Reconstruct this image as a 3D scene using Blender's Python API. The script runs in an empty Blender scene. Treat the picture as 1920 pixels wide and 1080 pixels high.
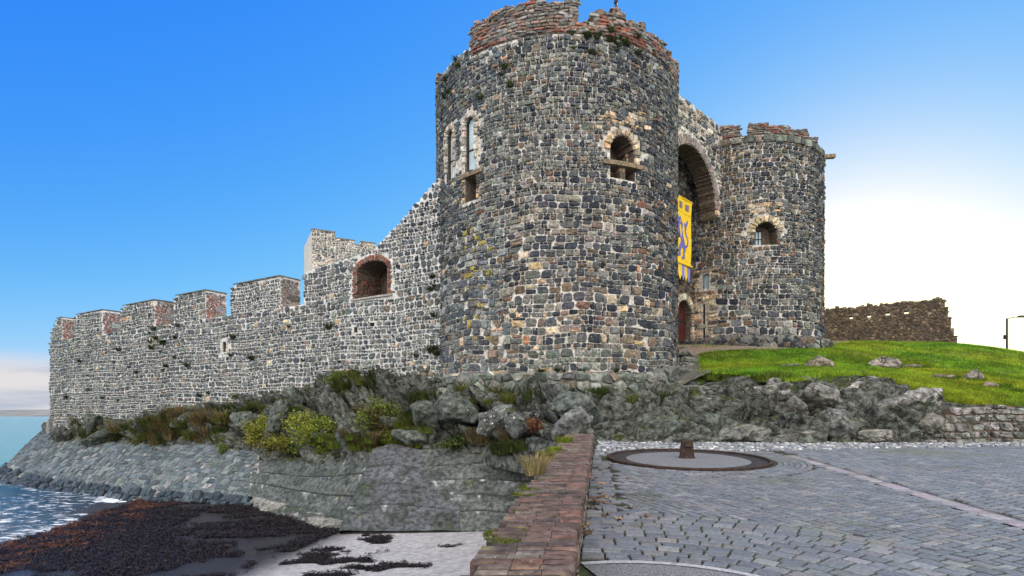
import bpy, math, random
import numpy as np
from mathutils import Vector, Matrix, noise as mnoise

# ------------------------------------------------------------------ camera, world, sun
SC = bpy.context.scene
COL = SC.collection
FPX = 1066.667
cam_d = bpy.data.cameras.new("camera")
cam = bpy.data.objects.new("camera", cam_d)
COL.objects.link(cam)
cam.location = (0, 0, 0)
cam.rotation_euler = (math.radians(90), 0, 0)
cam_d.sensor_width = 36
cam_d.lens = 36 * FPX / 1920
cam_d.shift_y = 0.125
cam_d.clip_start = 0.05
cam_d.clip_end = 20000
SC.camera = cam

SUN_AZ, SUN_EL = math.radians(31.0), math.radians(9.0)
world = bpy.data.worlds.new("World")
SC.world = world
world.use_nodes = True
wn, wl = world.node_tree.nodes, world.node_tree.links
wn.clear()
w_out = wn.new("ShaderNodeOutputWorld")
w_bg = wn.new("ShaderNodeBackground")
w_bg.inputs["Strength"].default_value = 0.13
sky = wn.new("ShaderNodeTexSky")
sky.sky_type = 'NISHITA'
sky.sun_disc = False
sky.sun_elevation = SUN_EL
sky.sun_rotation = SUN_AZ
sky.altitude = 0
sky.air_density = 1.0
sky.dust_density = 0.3
sky.ozone_density = 3.0
# tone of the sky: deeper blue away from the sun, gentle roll into the glow
w_sc = wn.new("ShaderNodeSeparateColor"); w_hsv = wn.new("ShaderNodeCombineColor")
wl.new(sky.outputs[0], w_sc.inputs[0])
for _i, (_g, _k, _c) in enumerate(((1.85, 0.375, 0.14), (0.97, 0.82, 0.06), (0.05, 3.05, 0.0))):
    _p = wn.new("ShaderNodeMath"); _p.operation = 'POWER'; _p.inputs[1].default_value = _g
    _m = wn.new("ShaderNodeMath"); _m.operation = 'MULTIPLY'; _m.inputs[1].default_value = _k
    wl.new(w_sc.outputs[_i], _p.inputs[0]); wl.new(_p.outputs[0], _m.inputs[0])
    _d = wn.new("ShaderNodeMath"); _d.operation = 'MULTIPLY_ADD'; _d.inputs[1].default_value = _c; _d.inputs[2].default_value = 1.0
    _q = wn.new("ShaderNodeMath"); _q.operation = 'DIVIDE'
    wl.new(_m.outputs[0], _d.inputs[0]); wl.new(_m.outputs[0], _q.inputs[0]); wl.new(_d.outputs[0], _q.inputs[1]); wl.new(_q.outputs[0], w_hsv.inputs[_i])
# low bank of cloud over the sea: noise stretched along the horizon, only near it
w_tc = wn.new("ShaderNodeTexCoord")
w_sep = wn.new("ShaderNodeSeparateXYZ")
wl.new(w_tc.outputs["Generated"], w_sep.inputs[0])
w_map = wn.new("ShaderNodeMapping")
w_map.inputs["Scale"].default_value = (3.0, 3.0, 26.0)
wl.new(w_tc.outputs["Generated"], w_map.inputs[0])
w_noi = wn.new("ShaderNodeTexNoise")
w_noi.inputs["Scale"].default_value = 1.6
w_noi.inputs["Detail"].default_value = 5
wl.new(w_map.outputs[0], w_noi.inputs["Vector"])
w_band = wn.new("ShaderNodeMapRange")
w_band.interpolation_type = 'SMOOTHSTEP'
w_band.inputs[1].default_value = 0.095
w_band.inputs[2].default_value = 0.055
wl.new(w_sep.outputs["Z"], w_band.inputs[0])
w_side = wn.new("ShaderNodeMapRange")          # the bank lies over the sea, west of the castle
w_side.interpolation_type = 'SMOOTHSTEP'
w_side.inputs[1].default_value = -0.25
w_side.inputs[2].default_value = -0.6
wl.new(w_sep.outputs["X"], w_side.inputs[0])
w_nr = wn.new("ShaderNodeMapRange")
w_nr.interpolation_type = 'SMOOTHSTEP'
w_nr.inputs[1].default_value = 0.22
w_nr.inputs[2].default_value = 0.44
wl.new(w_noi.outputs["Fac"], w_nr.inputs[0])
w_m1 = wn.new("ShaderNodeMath"); w_m1.operation = 'MULTIPLY'
w_m2 = wn.new("ShaderNodeMath"); w_m2.operation = 'MULTIPLY'
wl.new(w_band.outputs[0], w_m1.inputs[0]); wl.new(w_side.outputs[0], w_m1.inputs[1])
wl.new(w_m1.outputs[0], w_m2.inputs[0]); wl.new(w_nr.outputs[0], w_m2.inputs[1])
w_mix = wn.new("ShaderNodeMix"); w_mix.data_type = 'RGBA'
wl.new(w_m2.outputs[0], w_mix.inputs[0])
wl.new(w_hsv.outputs[0], w_mix.inputs[6])
w_ct = wn.new("ShaderNodeMix"); w_ct.data_type = 'RGBA'
w_cr = wn.new("ShaderNodeMapRange"); w_cr.inputs[1].default_value = 0.4; w_cr.inputs[2].default_value = 0.62
wl.new(w_noi.outputs["Fac"], w_cr.inputs[0]); wl.new(w_cr.outputs[0], w_ct.inputs[0])
w_ct.inputs[6].default_value = (1.55, 1.75, 2.1, 1); w_ct.inputs[7].default_value = (2.6, 2.5, 2.55, 1)
wl.new(w_ct.outputs[2], w_mix.inputs[7])
# bright cloud added to the unseen sky behind and overhead, to brighten the foreground
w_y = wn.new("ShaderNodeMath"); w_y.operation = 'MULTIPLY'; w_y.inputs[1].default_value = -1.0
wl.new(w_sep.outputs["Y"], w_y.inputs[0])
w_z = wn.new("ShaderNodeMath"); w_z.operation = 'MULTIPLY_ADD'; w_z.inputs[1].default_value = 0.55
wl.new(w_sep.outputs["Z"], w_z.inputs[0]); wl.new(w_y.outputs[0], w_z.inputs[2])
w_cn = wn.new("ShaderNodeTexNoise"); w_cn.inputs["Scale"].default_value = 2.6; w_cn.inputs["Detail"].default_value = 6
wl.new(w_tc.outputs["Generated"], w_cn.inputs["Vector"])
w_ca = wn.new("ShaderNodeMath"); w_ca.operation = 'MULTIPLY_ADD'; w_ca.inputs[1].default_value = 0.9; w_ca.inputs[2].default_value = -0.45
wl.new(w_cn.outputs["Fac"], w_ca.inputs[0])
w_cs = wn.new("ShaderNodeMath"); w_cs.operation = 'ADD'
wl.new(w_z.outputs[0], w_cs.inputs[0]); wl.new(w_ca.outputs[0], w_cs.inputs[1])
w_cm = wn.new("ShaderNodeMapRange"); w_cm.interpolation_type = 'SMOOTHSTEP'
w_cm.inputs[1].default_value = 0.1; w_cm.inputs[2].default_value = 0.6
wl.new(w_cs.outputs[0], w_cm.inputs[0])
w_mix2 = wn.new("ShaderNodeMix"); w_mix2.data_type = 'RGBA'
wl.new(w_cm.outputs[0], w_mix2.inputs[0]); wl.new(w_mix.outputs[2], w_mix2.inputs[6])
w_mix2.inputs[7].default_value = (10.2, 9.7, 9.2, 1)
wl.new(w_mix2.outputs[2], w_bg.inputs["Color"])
wl.new(w_bg.outputs[0], w_out.inputs[0])

sun_d = bpy.data.lights.new("sun", 'SUN')
sun_d.energy = 4.5
sun_d.angle = math.radians(0.5)
sun_d.color = (1.0, 0.80, 0.56)
sun = bpy.data.objects.new("sun", sun_d)
COL.objects.link(sun)
_sd = Vector((math.sin(SUN_AZ) * math.cos(SUN_EL), math.cos(SUN_AZ) * math.cos(SUN_EL), math.sin(SUN_EL)))
sun.rotation_euler = _sd.to_track_quat('Z', 'Y').to_euler()

SC.view_settings.view_transform = 'Standard'
SC.view_settings.look = 'None'
SC.view_settings.gamma = 1
SC.view_settings.use_curve_mapping = False
SC.view_settings.exposure = 1.2
SC.cycles.max_bounces = 6
SC.cycles.transparent_max_bounces = 8

# ------------------------------------------------------------------ helpers
R_ = random.Random(7)

def P(u, v, y):
    """survey: the point at distance y seen at photo pixel (u, v)"""
    return np.array(((u - 960) / FPX * y, y, (780 - v) / FPX * y))

def sm(a, b, x):
    t = np.clip((x - a) / (b - a), 0, 1)
    return t * t * (3 - 2 * t)

def _hash(ix, iy, seed):
    h = (ix.astype(np.int64) * 374761393 + iy.astype(np.int64) * 668265263 + seed * 1442695041) & 0xFFFFFFFF
    h = ((h ^ (h >> 13)) * 1274126177) & 0xFFFFFFFF
    h = (h ^ (h >> 16)) & 0xFFFFFFFF
    h = (h * 2246822519) & 0xFFFFFFFF
    return ((h ^ (h >> 15)) & 0xFFFFFF) / float(0xFFFFFF)

def vn(x, y, seed=0):
    x = np.asarray(x, float); y = np.asarray(y, float)
    ix = np.floor(x); iy = np.floor(y)
    fx = x - ix; fy = y - iy
    fx = fx * fx * (3 - 2 * fx); fy = fy * fy * (3 - 2 * fy)
    a = _hash(ix, iy, seed); b = _hash(ix + 1, iy, seed)
    c = _hash(ix, iy + 1, seed); d = _hash(ix + 1, iy + 1, seed)
    return (a * (1 - fx) + b * fx) * (1 - fy) + (c * (1 - fx) + d * fx) * fy

def fbm(x, y, seed=0, o=4):
    r = 0; a = 0.5; f = 1.0
    for k in range(o):
        r = r + a * vn(np.asarray(x) * f, np.asarray(y) * f, seed + k * 17)
        a *= 0.5; f *= 2.03
    return r / (1 - 0.5 ** o)

def worley(x, y, seed=0):
    ix = np.floor(x); iy = np.floor(y)
    f1 = np.full(x.shape, 9.0); f2 = np.full(x.shape, 9.0)
    cid = [np.zeros(x.shape) for _ in range(2)]; vec = [np.zeros(x.shape) for _ in range(2)]
    for dx in (-1, 0, 1):
        for dy in (-1, 0, 1):
            cx = ix + dx; cy = iy + dy
            px = cx + 0.1 + 0.8 * _hash(cx, cy, seed); py = cy + 0.1 + 0.8 * _hash(cx, cy, seed + 5)
            d = np.hypot(x - px, y - py)
            new = d < f1
            f2 = np.where(new, f1, np.minimum(f2, d))
            f1 = np.where(new, d, f1)
            cid[0] = np.where(new, cx, cid[0]); cid[1] = np.where(new, cy, cid[1])
            vec[0] = np.where(new, x - px, vec[0]); vec[1] = np.where(new, y - py, vec[1])
    return f1, f2, cid, vec

class Acc:
    """vertices, faces and a tint per vertex, gathered for one mesh"""
    def __init__(self):
        self.V = []; self.F = []; self.C = []; self.M = []
    def add(self, verts, faces, col=(1, 1, 1), mi=0):
        o = len(self.V)
        self.V.extend(verts)
        self.F.extend([tuple(i + o for i in f) for f in faces])
        self.M.extend([mi] * len(faces))
        self.C.extend([col] * len(verts))
    def box(self, c, s, col=(1, 1, 1), rz=0.0, mi=0, taper=1.0, bev=0.0):
        x, y, z = s[0] / 2, s[1] / 2, s[2] / 2
        vs = []
        cs, sn = math.cos(rz), math.sin(rz)
        if bev:
            lv = [(-z, 1, bev), (-z + bev, 1, 0), (z - bev, taper, 0), (z, taper, bev)]
        else:
            lv = [(-z, 1, 0), (z, taper, 0)]
        for zz, t, b in lv:
            for sx, sy in ((-1, -1), (1, -1), (1, 1), (-1, 1)):
                px, py = sx * (x * t - b), sy * (y * t - b)
                vs.append((c[0] + px * cs - py * sn, c[1] + px * sn + py * cs, c[2] + zz))
        fs = [(3, 2, 1, 0)]
        for k in range(len(lv) - 1):
            for i in range(4):
                j = (i + 1) % 4
                fs.append((k * 4 + i, k * 4 + j, k * 4 + 4 + j, k * 4 + 4 + i))
        n = len(lv) * 4
        fs.append((n - 4, n - 3, n - 2, n - 1))
        self.add(vs, fs, col, mi)
    def tube(self, pts, rad, n=8, col=(1, 1, 1), mi=0, cap=True):
        pts = [Vector(p) for p in pts]
        if not hasattr(rad, '__len__'): rad = [rad] * len(pts)
        vs = []; fs = []
        for i, p in enumerate(pts):
            t = (pts[min(i + 1, len(pts) - 1)] - pts[max(i - 1, 0)]).normalized()
            a = t.cross(Vector((0, 0, 1)))
            if a.length < 0.1: a = t.cross(Vector((0, 1, 0)))
            a.normalize(); b = t.cross(a).normalized()
            for k in range(n):
                w = 2 * math.pi * k / n
                q = p + (a * math.cos(w) + b * math.sin(w)) * rad[i]
                vs.append(tuple(q))
        for i in range(len(pts) - 1):
            for k in range(n):
                fs.append((i * n + k, i * n + (k + 1) % n, (i + 1) * n + (k + 1) % n, (i + 1) * n + k))
        if cap:
            fs.append(tuple(range(n))[::-1]); fs.append(tuple((len(pts) - 1) * n + k for k in range(n)))
        self.add(vs, fs, col, mi)
    def mesh(self, name, fn=None, smooth=False):
        V = np.array(self.V, float).reshape(-1, 3)
        if fn is not None: V = fn(V[:, 0], V[:, 1], V[:, 2])
        me = bpy.data.meshes.new(name)
        me.from_pydata(V.tolist(), [], self.F)
        if any(self.M): me.polygons.foreach_set("material_index", self.M)
        at = me.attributes.new("tint", 'FLOAT_COLOR', 'POINT')
        c = np.ones((len(V), 4)); c[:, :3] = np.array(self.C, float).reshape(-1, 3)
        at.data.foreach_set("color", c.ravel())
        if smooth: me.polygons.foreach_set("use_smooth", [True] * len(self.F))
        me.update()
        return me

def tag(o, label=None, cat=None, group=None, kind=None):
    if label: o["label"] = label
    if cat: o["category"] = cat
    if group: o["group"] = group
    if kind: o["kind"] = kind
    return o

def link(name, me, mats, parent=None):
    o = bpy.data.objects.new(name, me)
    COL.objects.link(o)
    if mats is not None:
        for m in (mats if isinstance(mats, (list, tuple)) else [mats]):
            if len(me.materials) < (len(mats) if isinstance(mats, (list, tuple)) else 1): me.materials.append(m)
    if parent is not None:
        o.parent = parent
        o.matrix_parent_inverse = Matrix.Translation(-Vector(parent.location))
    return o

def empty(name, loc, label, cat, group=None):
    o = bpy.data.objects.new(name, None)
    o.location = Vector([float(c) for c in loc])
    o.empty_display_size = 0.3
    COL.objects.link(o)
    return tag(o, label, cat, group)

def grid_mesh(name, X, Y, Z, attrs=None, smooth=True, tint=None):
    n, m = X.shape
    V = np.stack([X, Y, Z], -1).reshape(-1, 3)
    idx = np.arange(n * m).reshape(n, m)
    F = np.stack([idx[:-1, :-1], idx[:-1, 1:], idx[1:, 1:], idx[1:, :-1]], -1).reshape(-1, 4)
    me = bpy.data.meshes.new(name)
    me.vertices.add(len(V)); me.vertices.foreach_set("co", V.ravel())
    me.loops.add(len(F) * 4); me.loops.foreach_set("vertex_index", F.ravel())
    me.polygons.add(len(F))
    me.polygons.foreach_set("loop_start", np.arange(0, len(F) * 4, 4))
    me.polygons.foreach_set("loop_total", np.full(len(F), 4))
    me.update(calc_edges=True)
    if smooth: me.polygons.foreach_set("use_smooth", [True] * len(F))
    for k, a in (attrs or {}).items():
        at = me.attributes.new(k, 'FLOAT', 'POINT'); at.data.foreach_set("value", np.asarray(a, float).ravel())
    if tint is not None:
        at = me.attributes.new("tint", 'FLOAT_COLOR', 'POINT')
        c = np.ones((n * m, 4)); c[:, :3] = tint.reshape(-1, 3); at.data.foreach_set("color", c.ravel())
    me.validate()
    return me

# ------------------------------------------------------------------ materials
def node_mat(name):
    m = bpy.data.materials.new(name); m.use_nodes = True
    nt = m.node_tree; nt.nodes.clear()
    out = nt.nodes.new("ShaderNodeOutputMaterial"); bs = nt.nodes.new("ShaderNodeBsdfPrincipled")
    nt.links.new(bs.outputs[0], out.inputs[0])
    pos = nt.nodes.new("ShaderNodeNewGeometry")
    return m, nt, bs, pos

class NB:
    """small node builder"""
    def __init__(s, nt, pos): s.nt = nt; s.pos = pos; s.l = nt.links
    def noise(s, scale, detail=4, rough=0.6, vec=None, stretch=None):
        n = s.nt.nodes.new("ShaderNodeTexNoise")
        n.inputs["Scale"].default_value = scale; n.inputs["Detail"].default_value = detail; n.inputs["Roughness"].default_value = rough
        v = vec or s.pos.outputs["Position"]
        if stretch:
            mp = s.nt.nodes.new("ShaderNodeMapping"); mp.inputs["Scale"].default_value = stretch
            s.l.new(v, mp.inputs[0]); v = mp.outputs[0]
        s.l.new(v, n.inputs["Vector"]); return n.outputs["Fac"]
    def voro(s, scale, feature='F1', stretch=None, out="Distance"):
        n = s.nt.nodes.new("ShaderNodeTexVoronoi"); n.feature = feature; n.inputs["Scale"].default_value = scale
        v = s.pos.outputs["Position"]
        if stretch:
            mp = s.nt.nodes.new("ShaderNodeMapping"); mp.inputs["Scale"].default_value = stretch
            s.l.new(v, mp.inputs[0]); v = mp.outputs[0]
        s.l.new(v, n.inputs["Vector"]); return n.outputs[out]
    def ramp(s, x, a, b, lo=0.0, hi=1.0):
        n = s.nt.nodes.new("ShaderNodeMapRange"); n.interpolation_type = 'SMOOTHSTEP'
        n.inputs[1].default_value = a; n.inputs[2].default_value = b; n.inputs[3].default_value = lo; n.inputs[4].default_value = hi
        s.l.new(x, n.inputs[0]); return n.outputs[0]
    def mix(s, f, a, b, mode='MIX'):
        n = s.nt.nodes.new("ShaderNodeMix"); n.data_type = 'RGBA'; n.blend_type = mode
        for sock, val in ((0, f), (6, a), (7, b)):
            if isinstance(val, (int, float)): n.inputs[sock].default_value = val
            elif isinstance(val, (tuple, list)): n.inputs[sock].default_value = tuple(val) + ((1,) if len(val) == 3 else ())
            else: s.l.new(val, n.inputs[sock])
        return n.outputs[2]
    def math(s, op, a, b):
        n = s.nt.nodes.new("ShaderNodeMath"); n.operation = op
        for i, val in enumerate((a, b)):
            if isinstance(val, (int, float)): n.inputs[i].default_value = val
            else: s.l.new(val, n.inputs[i])
        return n.outputs[0]
    def attr(s, name, out="Color"):
        n = s.nt.nodes.new("ShaderNodeAttribute"); n.attribute_name = name; return n.outputs[out]
    def gray(s, f):
        n = s.nt.nodes.new("ShaderNodeCombineColor")
        for i in range(3): s.l.new(f, n.inputs[i])
        return n.outputs[0]
    def bump(s, bs, h, strength=0.5, dist=0.05):
        n = s.nt.nodes.new("ShaderNodeBump"); n.inputs["Strength"].default_value = strength; n.inputs["Distance"].default_value = dist
        s.l.new(h, n.inputs["Height"]); s.l.new(n.outputs[0], bs.inputs["Normal"])
    def upness(s):
        n = s.nt.nodes.new("ShaderNodeSeparateXYZ"); s.l.new(s.pos.outputs["Normal"], n.inputs[0]); return n.outputs["Z"]

def surf_mat(name, base=None, rough=0.9, scale=6.0, var=(0.6, 1.35), bump=0.5, bdist=0.03, lichen=None, moss=None, dark=None, big=None, spec=0.3, cracks=None):
    """stone-like surface: base colour (or the mesh's own tint), mottled, with lichen and moss"""
    m, nt, bs, pos = node_mat(name); b = NB(nt, pos)
    c = b.attr("tint") if base is None else None
    n1 = b.noise(scale, 6, 0.65)
    f = b.gray(b.ramp(n1, 0.3, 0.72, var[0], var[1]))
    c = b.mix(1.0, c if c is not None else base, f, 'MULTIPLY')
    if big:                       # large weather patches
        c = b.mix(b.ramp(b.noise(big[0], 4, 0.6), big[1], big[1] + 0.18), c, b.mix(1.0, big[2], f, 'MULTIPLY'))
    if dark:
        c = b.mix(b.ramp(b.noise(dark[0], 5, 0.7, stretch=dark[3] if len(dark) > 3 else None), dark[1], dark[1] + 0.12), c, b.mix(1.0, dark[2], f, 'MULTIPLY'))
    ck = None
    if cracks:                    # (scale, width, colour): dark crack lines in bare rock
        wv_ = b.nt.nodes.new("ShaderNodeTexNoise"); wv_.inputs["Scale"].default_value = 1.1; wv_.inputs["Detail"].default_value = 5
        nt.links.new(pos.outputs["Position"], wv_.inputs["Vector"])
        mv = b.nt.nodes.new("ShaderNodeVectorMath"); mv.operation = 'MULTIPLY_ADD'
        nt.links.new(wv_.outputs["Color"], mv.inputs[0]); mv.inputs[1].default_value = (1.6, 1.6, 1.6); nt.links.new(pos.outputs["Position"], mv.inputs[2])
        for sc_, wd_ in ((cracks[0], cracks[1]),):
            vo = nt.nodes.new("ShaderNodeTexVoronoi"); vo.feature = 'DISTANCE_TO_EDGE'; vo.inputs["Scale"].default_value = sc_
            nt.links.new(mv.outputs[0], vo.inputs["Vector"])
            e_ = b.ramp(vo.outputs["Distance"], wd_, 0.0)
            ck = e_ if ck is None else b.math('MAXIMUM', ck, b.math('MULTIPLY', e_, 0.75))
        c = b.mix(ck, c, cracks[2])
    if lichen:                    # (scale, threshold, colour)
        c = b.mix(b.ramp(b.noise(lichen[0], 6, 0.7, stretch=lichen[3] if len(lichen) > 3 else None), lichen[1], lichen[1] + 0.07), c, lichen[2])
    if moss:                      # (scale, threshold, colour, upward bias)
        v = b.math('ADD', b.noise(moss[0], 5, 0.65), b.math('MULTIPLY', b.upness(), moss[3]))
        c = b.mix(b.ramp(v, moss[1], moss[1] + 0.1), c, b.mix(1.0, moss[2], f, 'MULTIPLY'))
    nt.links.new(c, bs.inputs["Base Color"])
    bs.inputs["Roughness"].default_value = rough
    bs.inputs["Specular IOR Level"].default_value = spec
    h = b.math('ADD', n1, b.math('MULTIPLY', b.noise(scale * 5, 4, 0.7), 0.5))
    if ck is not None:
        vf = nt.nodes.new('ShaderNodeTexVoronoi'); vf.inputs['Scale'].default_value = cracks[3]; vf.inputs['Randomness'].default_value = 1.0
        nt.links.new(mv.outputs[0], vf.inputs['Vector'])
        h = b.math('SUBTRACT', h, b.math('MULTIPLY', vf.outputs['Distance'], 1.3))
        h = b.math('SUBTRACT', h, b.math('MULTIPLY', ck, 0.9))
    b.bump(bs, h, bump, bdist)
    return m

MAT = {}
MAT['tower_stone'] = surf_mat('tower_stone', scale=9, var=(0.45, 1.65), bump=0.9, lichen=(11, 0.61, (0.30, 0.30, 0.27)), big=(0.55, 0.63, (0.27, 0.26, 0.24)))
MAT['wall_stone'] = surf_mat('wall_stone', scale=9, var=(0.5, 1.55), bump=0.9, lichen=(8, 0.64, (0.4, 0.42, 0.42)))
MAT['mortar'] = surf_mat('mortar', (0.56, 0.53, 0.48), scale=9, var=(0.45, 1.3), bump=0.8, dark=(0.8, 0.60, (0.17, 0.16, 0.15)), big=(0.45, 0.53, (0.70, 0.68, 0.65)))
MAT['white_mortar'] = surf_mat('white_mortar', (0.60, 0.595, 0.585), scale=9, var=(0.6, 1.25), bump=0.8, dark=(0.6, 0.58, (0.25, 0.25, 0.22)))
MAT['brown_mortar'] = surf_mat('brown_mortar', (0.15, 0.115, 0.09), scale=8, var=(0.5, 1.3), bump=0.8)  # also on opening reveals, its dark tone standing in for their shade
MAT['mossy_stone'] = surf_mat('mossy_stone', scale=5, var=(0.5, 1.4), bump=0.7, lichen=(6, 0.66, (0.45, 0.46, 0.42)), moss=(2.2, 0.72, (0.035, 0.055, 0.015), 0.18))
MAT['rock'] = surf_mat('rock', (0.125, 0.136, 0.12), scale=4.5, var=(0.3, 2.0), bump=1.0, bdist=0.22, big=(1.3, 0.57, (0.21, 0.225, 0.20)), dark=(2.3, 0.50, (0.035, 0.037, 0.03), (1, 1, 1.8)), lichen=(10, 0.63, (0.42, 0.43, 0.40)), moss=(1.1, 0.66, (0.055, 0.066, 0.018), 0.2), cracks=(0.8, 0.014, (0.03, 0.03, 0.026), 2.2))
MAT['boulder'] = surf_mat('boulder', scale=5, var=(0.3, 1.9), bump=1.0, bdist=0.12, moss=(1.6, 0.70, (0.05, 0.06, 0.018), 0.18), dark=(2.6, 0.55, (0.045, 0.043, 0.04)), lichen=(8, 0.63, (0.44, 0.44, 0.40)), cracks=(0.5, 0.009, (0.04, 0.038, 0.034), 2.0))
MAT['lichen_rock'] = surf_mat('lichen_rock', scale=5, var=(0.35, 1.8), bump=1.0, bdist=0.06, dark=(2.6, 0.58, (0.05, 0.048, 0.045)), lichen=(2.6, 0.5, (0.55, 0.56, 0.55)), cracks=(0.5, 0.009, (0.04, 0.038, 0.034), 2.0))
MAT['speckled_rock'] = surf_mat('speckled_rock', scale=5, var=(0.35, 1.8), bump=1.0, bdist=0.06, lichen=(11, 0.59, (0.6, 0.61, 0.6)), cracks=(0.5, 0.009, (0.04, 0.038, 0.034), 2.0))
MAT['brick'] = surf_mat('brick', scale=10, var=(0.5, 1.45), bump=0.6, lichen=(22, 0.62, (0.30, 0.29, 0.26)))
MAT['slab'] = surf_mat('slab', scale=6, var=(0.6, 1.4), bump=0.5, rough=0.75, lichen=(3, 0.66, (0.42, 0.45, 0.45)))
MAT['concrete'] = surf_mat('concrete', scale=7, var=(0.35, 1.6), bump=0.9, dark=(0.9, 0.47, (0.045, 0.055, 0.05), (1, 1, 2.2)), lichen=(40, 0.66, (0.40, 0.42, 0.42)), big=(1.3, 0.60, (0.17, 0.195, 0.185)), moss=(1.0, 0.66, (0.055, 0.068, 0.022), 0.08))
MAT['sett'] = surf_mat('sett', scale=30, var=(0.65, 1.3), bump=0.4, bdist=0.006, rough=0.55, spec=0.5, dark=(0.8, 0.56, (0.085, 0.09, 0.07)), lichen=(1.7, 0.68, (0.30, 0.315, 0.32)), big=(0.33, 0.56, (0.125, 0.138, 0.10)))
MAT['joint'] = surf_mat('joint', (0.03, 0.032, 0.02), scale=3, var=(0.5, 1.4), bump=0.3, moss=(1.3, 0.62, (0.06, 0.08, 0.015), 0.12))
MAT['coping_brick'] = surf_mat('coping_brick', scale=10, var=(0.45, 1.5), bump=0.6, dark=(2.2, 0.56, (0.045, 0.042, 0.036)), lichen=(24, 0.62, (0.26, 0.25, 0.22)), moss=(2.3, 0.74, (0.10, 0.105, 0.03), 0.12))
MAT['coping_joint'] = surf_mat('coping_joint', scale=12, var=(0.4, 1.6), bump=0.6, moss=(3.0, 0.75, (0.06, 0.075, 0.015), 0.15))
MAT['asphalt'] = surf_mat('asphalt', (0.13, 0.135, 0.14), scale=60, var=(0.3, 1.9), bump=0.6, bdist=0.006, lichen=(70, 0.62, (0.45, 0.46, 0.48)))
MAT['rust'] = surf_mat('rust', (0.034, 0.021, 0.016), scale=14, var=(0.4, 1.7), bump=0.5, bdist=0.01)
MAT['iron'] = surf_mat('iron', (0.03, 0.024, 0.022), scale=12, var=(0.4, 1.7), bump=0.4, bdist=0.01, rough=0.7)
MAT['timber'] = surf_mat('timber', (0.20, 0.15, 0.10), scale=9, var=(0.4, 1.5), bump=0.7, bdist=0.02)
MAT['red_door'] = surf_mat('red_door', (0.065, 0.016, 0.014), scale=5, var=(0.5, 1.3), bump=0.4, bdist=0.01, rough=0.6)
MAT['black_metal'] = surf_mat('black_metal', (0.02, 0.02, 0.02), scale=5, bump=0.1, rough=0.5)
MAT['path'] = surf_mat('path', (0.22, 0.17, 0.13), scale=9, var=(0.5, 1.3), bump=0.6)
MAT['dirt'] = surf_mat('dirt', (0.10, 0.095, 0.08), scale=7, var=(0.4, 1.6), bump=1.0, moss=(1.5, 0.72, (0.05, 0.065, 0.015), 0.15))
MAT['soil'] = surf_mat('soil', (0.085, 0.145, 0.02), scale=3, var=(0.6, 1.3), bump=0.7, big=(0.8, 0.66, (0.10, 0.09, 0.03)))
MAT['hill'] = surf_mat('hill', (0.16, 0.17, 0.17), scale=0.006, var=(0.75, 1.2), bump=0.0, big=(0.004, 0.5, (0.22, 0.19, 0.16)))
MAT['cloth'] = surf_mat('cloth', scale=3, var=(0.9, 1.08), bump=0.1, bdist=0.005, rough=0.85)
MAT['pane'] = surf_mat('pane', (0.42, 0.55, 0.62), scale=2, var=(0.85, 1.1), bump=0.02, rough=0.25, spec=0.6)
MAT['dark_glass'] = surf_mat('dark_glass', (0.05, 0.06, 0.07), scale=2, bump=0.02, rough=0.15, spec=0.6)
MAT['dead_leaf'] = surf_mat('dead_leaf', scale=20, var=(0.6, 1.3), bump=0.3, bdist=0.01)

def leaf_mat(name, trans=0.35):
    m, nt, bs, pos = node_mat(name); b = NB(nt, pos)
    c = b.mix(1.0, b.attr("tint"), b.gray(b.ramp(b.noise(5, 3), 0.3, 0.7, 0.7, 1.3)), 'MULTIPLY')
    nt.links.new(c, bs.inputs["Base Color"]); bs.inputs["Roughness"].default_value = 0.65
    bs.inputs["Specular IOR Level"].default_value = 0.25
    tr = nt.nodes.new("ShaderNodeBsdfTranslucent"); nt.links.new(c, tr.inputs["Color"])
    mx = nt.nodes.new("ShaderNodeMixShader"); mx.inputs[0].default_value = trans
    nt.links.new(bs.outputs[0], mx.inputs[1]); nt.links.new(tr.outputs[0], mx.inputs[2])
    nt.links.new(mx.outputs[0], [n for n in nt.nodes if n.type == 'OUTPUT_MATERIAL'][0].inputs[0])
    return m
MAT['leaf'] = leaf_mat('leaf')
MAT['blade'] = leaf_mat('blade', 0.45)

def weed_mat():
    m, nt, bs, pos = node_mat('seaweed'); b = NB(nt, pos)
    nt.links.new(b.attr("tint"), bs.inputs["Base Color"])
    bs.inputs["Roughness"].default_value = 0.5
    bs.inputs["Specular IOR Level"].default_value = 0.25
    b.bump(bs, b.noise(30, 3), 0.5, 0.01)
    return m
MAT['seaweed'] = weed_mat()

def sea_mat():
    m, nt, bs, pos = node_mat('sea_water'); b = NB(nt, pos)
    far = b.attr("far", "Fac"); foam = b.attr("foam", "Fac")
    c = b.mix(far, (0.012, 0.035, 0.055), (0.03, 0.20, 0.22))
    fn = b.noise(1.6, 8, 0.72, stretch=(1.0, 2.2, 1.0))
    fm = b.ramp(b.math('ADD', fn, b.math('MULTIPLY', foam, 0.42)), 0.72, 0.86)
    c = b.mix(fm, c, (0.72, 0.76, 0.80))
    nt.links.new(c, bs.inputs["Base Color"])
    rr = b.ramp(fm, 0, 1, 0.12, 0.8); nt.links.new(rr, bs.inputs["Roughness"])
    bs.inputs["IOR"].default_value = 1.33
    h = b.math('ADD', b.noise(1.1, 6, 0.62, stretch=(0.7, 2.0, 1)), b.math('MULTIPLY', b.noise(0.22, 3, 0.5, stretch=(0.6, 1.6, 1)), 2.2))
    b.bump(bs, h, 0.9, 0.28)
    return m
MAT['sea'] = sea_mat()

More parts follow.
